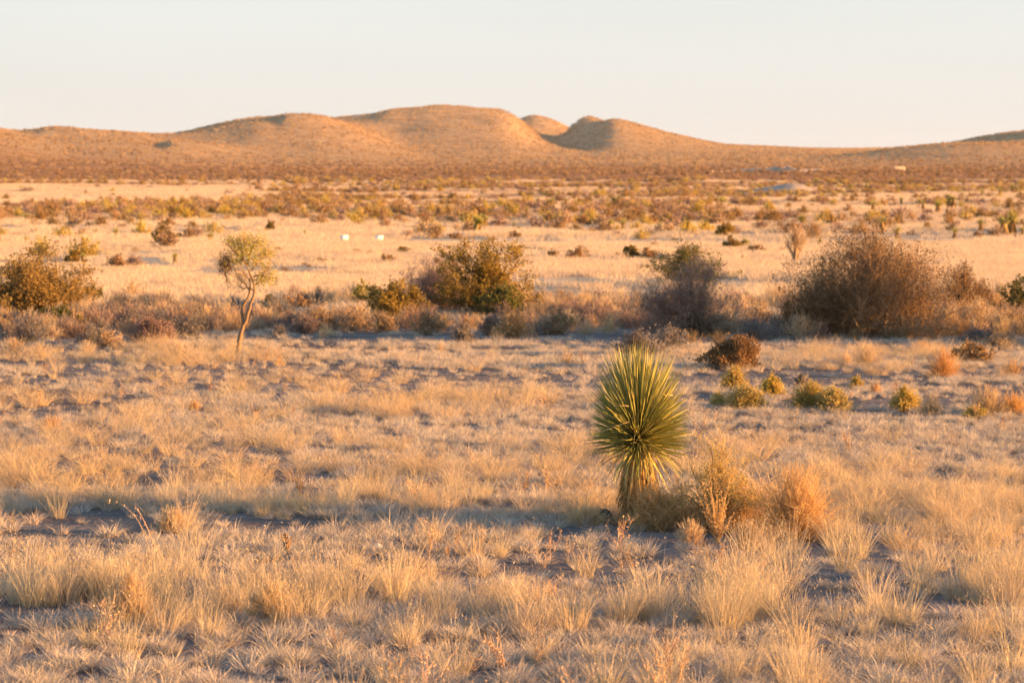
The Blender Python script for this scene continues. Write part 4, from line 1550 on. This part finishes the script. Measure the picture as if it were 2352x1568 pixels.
LIMBS = [
    ([(546, 815), (548, 795), (551, 775), (556, 755), (560, 742)], .075, .06, 0, 0),
    ([(559, 745), (556, 722), (557, 706), (563, 694), (571, 684), (574, 668)], .05, .03, 0, .01),
    ([(561, 745), (570, 728), (573, 712), (575, 700), (583, 684), (589, 671), (586, 655), (581, 637), (577, 622), (571, 609), (562, 598)], .055, .022, 0, -.02),
]
a = Acc()
allp = []
for pts, r0, r1, dy, sl in LIMBS:
    P, R = limb(pts, r0 * .8, r1 * .8, dy, sl)
    a.tubes(P[None], R[None] * .74, r_, sides=8, var=r_.uniform(.2, .7))
put('trunk', a.mesh('trunk', M['treebark'], smooth=True), tree)
a = Acc()
SUB = [
    ([(571, 609), (560, 596), (548, 585), (535, 575), (527, 560)], -.1), ([(571, 609), (572, 590), (578, 570), (590, 555), (600, 545)], .1),
    ([(577, 622), (590, 605), (605, 590), (620, 582)], .2), ([(581, 637), (595, 632), (612, 636), (630, 638)], .1),
    ([(586, 655), (600, 645), (608, 625), (618, 612)], -.1), ([(562, 598), (545, 602), (528, 600), (515, 598)], .0),
    ([(560, 596), (556, 575), (545, 560), (540, 550)], .2), ([(572, 590), (566, 570), (560, 552), (562, 545)], -.2),
    ([(574, 668), (566, 655), (556, 648), (548, 640)], .1), ([(574, 668), (578, 652), (572, 640), (562, 630)], -.1),
    ([(528, 600), (520, 615), (518, 632), (520, 648)], .1), ([(589, 671), (572, 660), (560, 664), (545, 655)], .05),
]
SP = []
for pts, sl in SUB:
    P, R = limb(pts, .016, .006, 0, sl * .3, 10)
    SP.append(P)
    a.tubes(P[None], R[None], r_, sides=4)
SP = np.array(SP)
put('limbs', a.mesh('limbs', M['treebark']), tree)
a = Acc()
T2 = branches(r_, SP, 260, .24, 5, .8, .15, .2)
T3 = branches(r_, T2, 700, .12, 4, .9, .1, .1)
a.ribbons(T2, np.full(T2.shape[:2], .007), r_)
a.ribbons(T3, np.full(T3.shape[:2], .0045), r_)
put('twigs', a.mesh('twigs', M['tumble']), tree)
a = Acc()
for cx, cy, cr, nl in ((560, 585, 26, 700), (578, 566, 24, 620), (612, 583, 16, 330), (543, 565, 17, 330), (600, 560, 14, 240), (531, 553, 13, 220), (613, 612, 11, 150), (597, 640, 13, 230), (622, 639, 17, 300), (570, 552, 12, 160),
                       (585, 600, 16, 240), (548, 600, 14, 240), (606, 650, 10, 120)):
    nl = int(nl * .8)
    c = np.stack([r_.normal(0, .68, nl) * cr, r_.normal(0, .7, nl) * cr, r_.normal(0, .56, nl) * cr], 1)
    c[:, 2] += np.round(c[:, 0] / 7) % 2 * 3
    c = c * kt + np.array([(cx - 546) * kt, r_.uniform(-.12, .12), -(cy - 812) * kt])
    a.leaves(c, .046, .018, r_, up=0)
put('crown', a.mesh('crown', M['light']), tree)
a = Acc()
n = 900
c = np.stack([r_.normal(0, .45, n) * 20, r_.normal(0, .5, n) * 16, r_.normal(0, .5, n) * 22], 1) * kt + np.array([(520 - 546) * kt, .05, -(607 - 812) * kt])
a.leaves(c, .05, .016, r_, up=-.2)
put('dead_foliage', a.mesh('dead_foliage', M['twigbrown']), tree, label='rusty dead foliage hanging on the outer side of the crown')

# ------------------------------------------------------------------ two white boxes on the field
white = plain('white_paint', (.86, .86, .84), .6, .03, 3, .05)


def white_box(px, py, w, d, h, rz, label):
    p = ground(px, py)
    t = thing('white_box', label, 'box', p, 'white boxes on the pale field', rz)
    for nm, sx, sy, z0, z1 in (('body', w, d, -.02, h * .86), ('lid', w * 1.08, d * 1.08, h * .862, h)):
        V = [(i * sx / 2, j * sy / 2, z) for z in (z0, z1) for i, j in ((-1, -1), (1, -1), (1, 1), (-1, 1))]
        Q = [(3, 2, 1, 0), (4, 5, 6, 7), (0, 1, 5, 4), (1, 2, 6, 5), (2, 3, 7, 6), (3, 0, 4, 7)]
        a = Acc()
        a.add(V, q=Q)
        o = put(nm, a.mesh(nm, white), t)
        b = o.modifiers.new('bevel', 'BEVEL')
        b.width = .012


white_box(791, 558, .29, .29, .38, .5, 'white box on the pale field, nearer to the little tree')
white_box(871, 557, .29, .29, .34, .5, 'white box on the pale field, nearer to the centre clump')


# ------------------------------------------------------------------ far yuccas
def yucca_far_parts(seed, heads=1, trunk=.6):
    r = np.random.default_rng(seed)
    parts = []
    a = Acc()
    tops = []
    for hh in range(heads):
        ang, ln = r.uniform(0, 6.28), (0 if heads == 1 else .35)
        tz = np.linspace(0, 1, 6)
        z1 = trunk * r.uniform(.75, 1.15)
        P = np.stack([np.cos(ang) * ln * tz ** 1.5, np.sin(ang) * ln * tz ** 1.5, -.05 + (z1 + .05) * tz], -1)[None]
        a.tubes(P, np.full((1, 6), .10) * np.linspace(1.2, .9, 6), r, sides=7)
        tops.append(P[0, -1])
    parts.append(('trunk', a.mesh('trunk', M['yuccadry'])))
    a, b = Acc(), Acc()
    for tpnt in tops:
        n = 130
        c = 1 - 1.45 * r.uniform(0, 1, n)
        th_, ph_ = np.arccos(np.clip(c, -1, 1)), r.uniform(0, 6.28, n)
        dr = np.stack([np.sin(th_) * np.cos(ph_), np.sin(th_) * np.sin(ph_), np.cos(th_)], 1)
        L = r.uniform(.42, .62, n)
        P = tpnt[None, None] + dr[:, None] * (L[:, None] * np.linspace(0, 1, 4)[None])[..., None]
        a.ribbons(P, np.full((n, 4), .034) * np.array([.8, 1, .8, .1]), r)
        n = 70
        ph_ = r.uniform(0, 6.28, n)
        L = r.uniform(.3, .6, n) * min(1.2, trunk * 1.4)
        tz = np.linspace(0, 1, 4)
        o_ = r.uniform(.15, .4, n)
        P = tpnt[None, None] + np.stack([(.08 + o_[:, None] * L[:, None] * tz) * np.cos(ph_)[:, None], (.08 + o_[:, None] * L[:, None] * tz) * np.sin(ph_)[:, None], -L[:, None] * tz - r.uniform(0, trunk * .4, n)[:, None]], -1)
        P[..., 2] = np.maximum(P[..., 2], .02)
        b.ribbons(P, np.full((n, 4), .04), r)
    parts.append(('leaf_crown', a.mesh('leaf_crown', M['yuccafar'])))
    parts.append(('dead_leaf_skirt', b.mesh('dead_leaf_skirt', M['yuccadry'])))
    return parts


YP = {1: [yucca_far_parts(i, 1, .9) for i in range(3)], 2: [yucca_far_parts(10 + i, 3, 1.1) for i in range(3)]}


def far_yucca(px, py, hp, label, heads=1, group='yuccas dotted over the far plain', r=np.random.default_rng(9)):
    p = ground(px, py)
    k = m_per_px(p)
    s = hp * k / (1.45 if heads == 1 else 1.65)
    t = thing('yucca', label, 'yucca', p, group, float(r.uniform(0, 6.28)), s)
    for nm, me in YP[heads][int(r.integers(0, 3))]:
        put(nm, me, t)
    return t


far_yucca(2315, 540, 56, 'largest distant yucca with a bushy green head and dark trunk, near the right edge', 2)
far_yucca(2348, 540, 24, 'small dark yucca cut by the right edge of the photo')
far_yucca(2026, 534, 38, 'thick pale far yucca standing above the largest thorny bush')
far_yucca(2061, 552, 40, 'thin far yucca with an orange head beside the thick pale one')
far_yucca(1883, 566, 22, 'small yellow green yucca at the foot of the round reddish bush')
far_yucca(2193, 548, 30, 'squat light green yucca on the right field')
far_yucca(2252, 530, 34, 'thin pale yucca between the squat one and the largest distant one')
far_yucca(1091, 540, 52, 'branched far yucca standing above the tallest olive bush', 2)
far_yucca(1110, 520, 30, 'short branched yucca just behind the branched one in the centre', 2)
far_yucca(402, 605, 30, 'small yucca with a pale trunk on the left field')
far_yucca(482, 560, 32, 'small yucca just left of the little tree crown')
far_yucca(267, 548, 30, 'small yucca on the left field beyond the dark rust bush')
far_yucca(190, 610, 30, 'light green yucca beside the dark brown bush on the left')
far_yucca(368, 578, 14, 'tiny green yucca below the tall dark bush on the left field')
far_yucca(1401, 530, 34, 'pale yucca in the centre right, first of a close pair')
far_yucca(1431, 532, 36, 'pale yucca in the centre right, second of a close pair')
G_FY = 'tiny pale yuccas far out on the plain'
r9 = np.random.default_rng(31)
for (px, py, hp, hd) in ((2148, 489, 34, 2), (2185, 480, 36, 2), (2121, 484, 24, 1), (2005, 486, 32, 1), (1656, 480, 34, 1), (1762, 485, 22, 1), (1955, 440, 22, 1), (1990, 446, 24, 1), (1938, 452, 18, 1),
                         (1265, 478, 24, 2), (1300, 474, 18, 1), (1414, 476, 28, 2), (1445, 478, 20, 1), (1184, 492, 26, 2), (1210, 494, 22, 1), (1560, 480, 22, 1), (1590, 474, 18, 1), (1700, 458, 20, 1), (1770, 450, 22, 1),
                         (2255, 452, 22, 1), (2297, 450, 24, 1), (2330, 446, 24, 2), (2210, 462, 20, 1), (960, 505, 20, 1), (1000, 498, 16, 1), (1480, 500, 20, 1), (700, 545, 18, 1), (720, 575, 14, 1), (740, 520, 16, 1),
                         (1180, 525, 18, 1), (1250, 515, 16, 1), (60, 560, 22, 1), (610, 555, 16, 1), (1610, 490, 20, 1), (1735, 470, 18, 1), (2070, 470, 22, 1), (2280, 500, 22, 1), (1843, 520, 30, 2)):
    t = far_yucca(px, py, hp, 'tiny pale yucca', hd, G_FY, r9)
    WAIT.append((px, 'tiny pale yucca', t))
label_waiting()


# ------------------------------------------------------------------ earth berm, cut bank and low wall far away
def far_point(px, d):
    a_ = (px - 1176) / F
    return np.array([math.sin(a_) * d, math.cos(a_) * d])


def berm():
    d0 = 440
    c = far_point(1800, d0)
    k = d0 / F
    z0 = terr1(*c)
    # foot line and crest of a heap whose corner points at the viewer
    foot = [(-125, 3), (-40, -5), (12, -9), (60, -3), (98, 2), (60, 9), (-60, 10)]
    crest = [(-60, 1.5, .9), (-10, -1, 1.5), (10, -3, 1.75), (40, 0, 1.6), (60, 3, .9)]
    V = [(x_ * k, y_, -.5) for x_, y_ in foot] + [(x_ * k, y_, z_) for x_, y_, z_ in crest]
    T = [(0, 1, 7), (1, 8, 7), (1, 2, 8), (2, 9, 8), (2, 3, 9), (3, 10, 9), (3, 4, 10), (4, 11, 10), (4, 5, 11), (5, 10, 11), (5, 9, 10), (5, 6, 9), (6, 8, 9), (6, 7, 8), (6, 0, 7)]
    a = Acc()
    a.add(V, t=T)
    put('earth_berm', a.mesh('earth_berm', plain('pale_earth', (.34, .26, .195), .95, .2, .6, .6, .3)), loc=(c[0], c[1], z0), label='long pale earth heap on the plain with one shaded flank', category='earth mound')


berm()


def bank(name, px0, px1, d, h, kind_kw, mat, seed):
    r = np.random.default_rng(seed)
    n = 60
    a = Acc()
    V, Q = [], []
    for i in range(n):
        f = i / (n - 1)
        p = far_point(px0 + (px1 - px0) * f, d + 9 * math.sin(f * 7) + r.uniform(-1.5, 1.5))
        z = terr1(*p)
        hh = h * (.45 + .8 * vnoise(i * .35, 3, seed)) * math.sin(math.pi * min(1, max(.06, f * 1.0)) if f < .5 else math.pi * max(.06, f))
        hh = max(hh, .15)
        V += [(p[0], p[1], z - .5), (p[0], p[1] + .7, z + hh), (p[0], p[1] + 5, z + hh + .1), (p[0], p[1] + 9, z - .6)]
    for i in range(n - 1):
        for j in range(3):
            b = i * 4 + j
            Q.append((b, b + 4, b + 5, b + 1))
    a.add(V, q=Q)
    put(name, a.mesh(name, mat), **kind_kw)


pale = plain('pale_cut_earth', (.44, .33, .235), .95, .25, .5, .8, .5)
bank('cut_bank', 1635, 1935, 900, 1.5, dict(kind='structure'), pale, 3)
p = far_point(2058, 930)
a = Acc()
L_, H_, W_ = 4.2, 1.3, .5
n = 9
V = []
for i in range(n):
    xx = -L_ / 2 + L_ * i / (n - 1)
    hh = H_ * (1 - .18 * vnoise(i * .9, 1, 4))
    V += [(xx, -W_ / 2, -.4), (xx, -W_ / 2, hh), (xx, W_ / 2, hh * .98), (xx, W_ / 2, -.4)]
Q = [(i * 4 + j, i * 4 + 4 + j, i * 4 + 5 + j, i * 4 + 1 + j) for i in range(n - 1) for j in range(3)] + [(0, 1, 2, 3), ((n - 1) * 4 + 3, (n - 1) * 4 + 2, (n - 1) * 4 + 1, (n - 1) * 4)]
a.add(V, q=Q)
o = put('adobe_wall', a.mesh('adobe_wall', pale), loc=(p[0], p[1], terr1(*p)), label='low pale wall remnant far off below the shaded right hill', category='wall')
o.rotation_euler = (0, 0, .35)
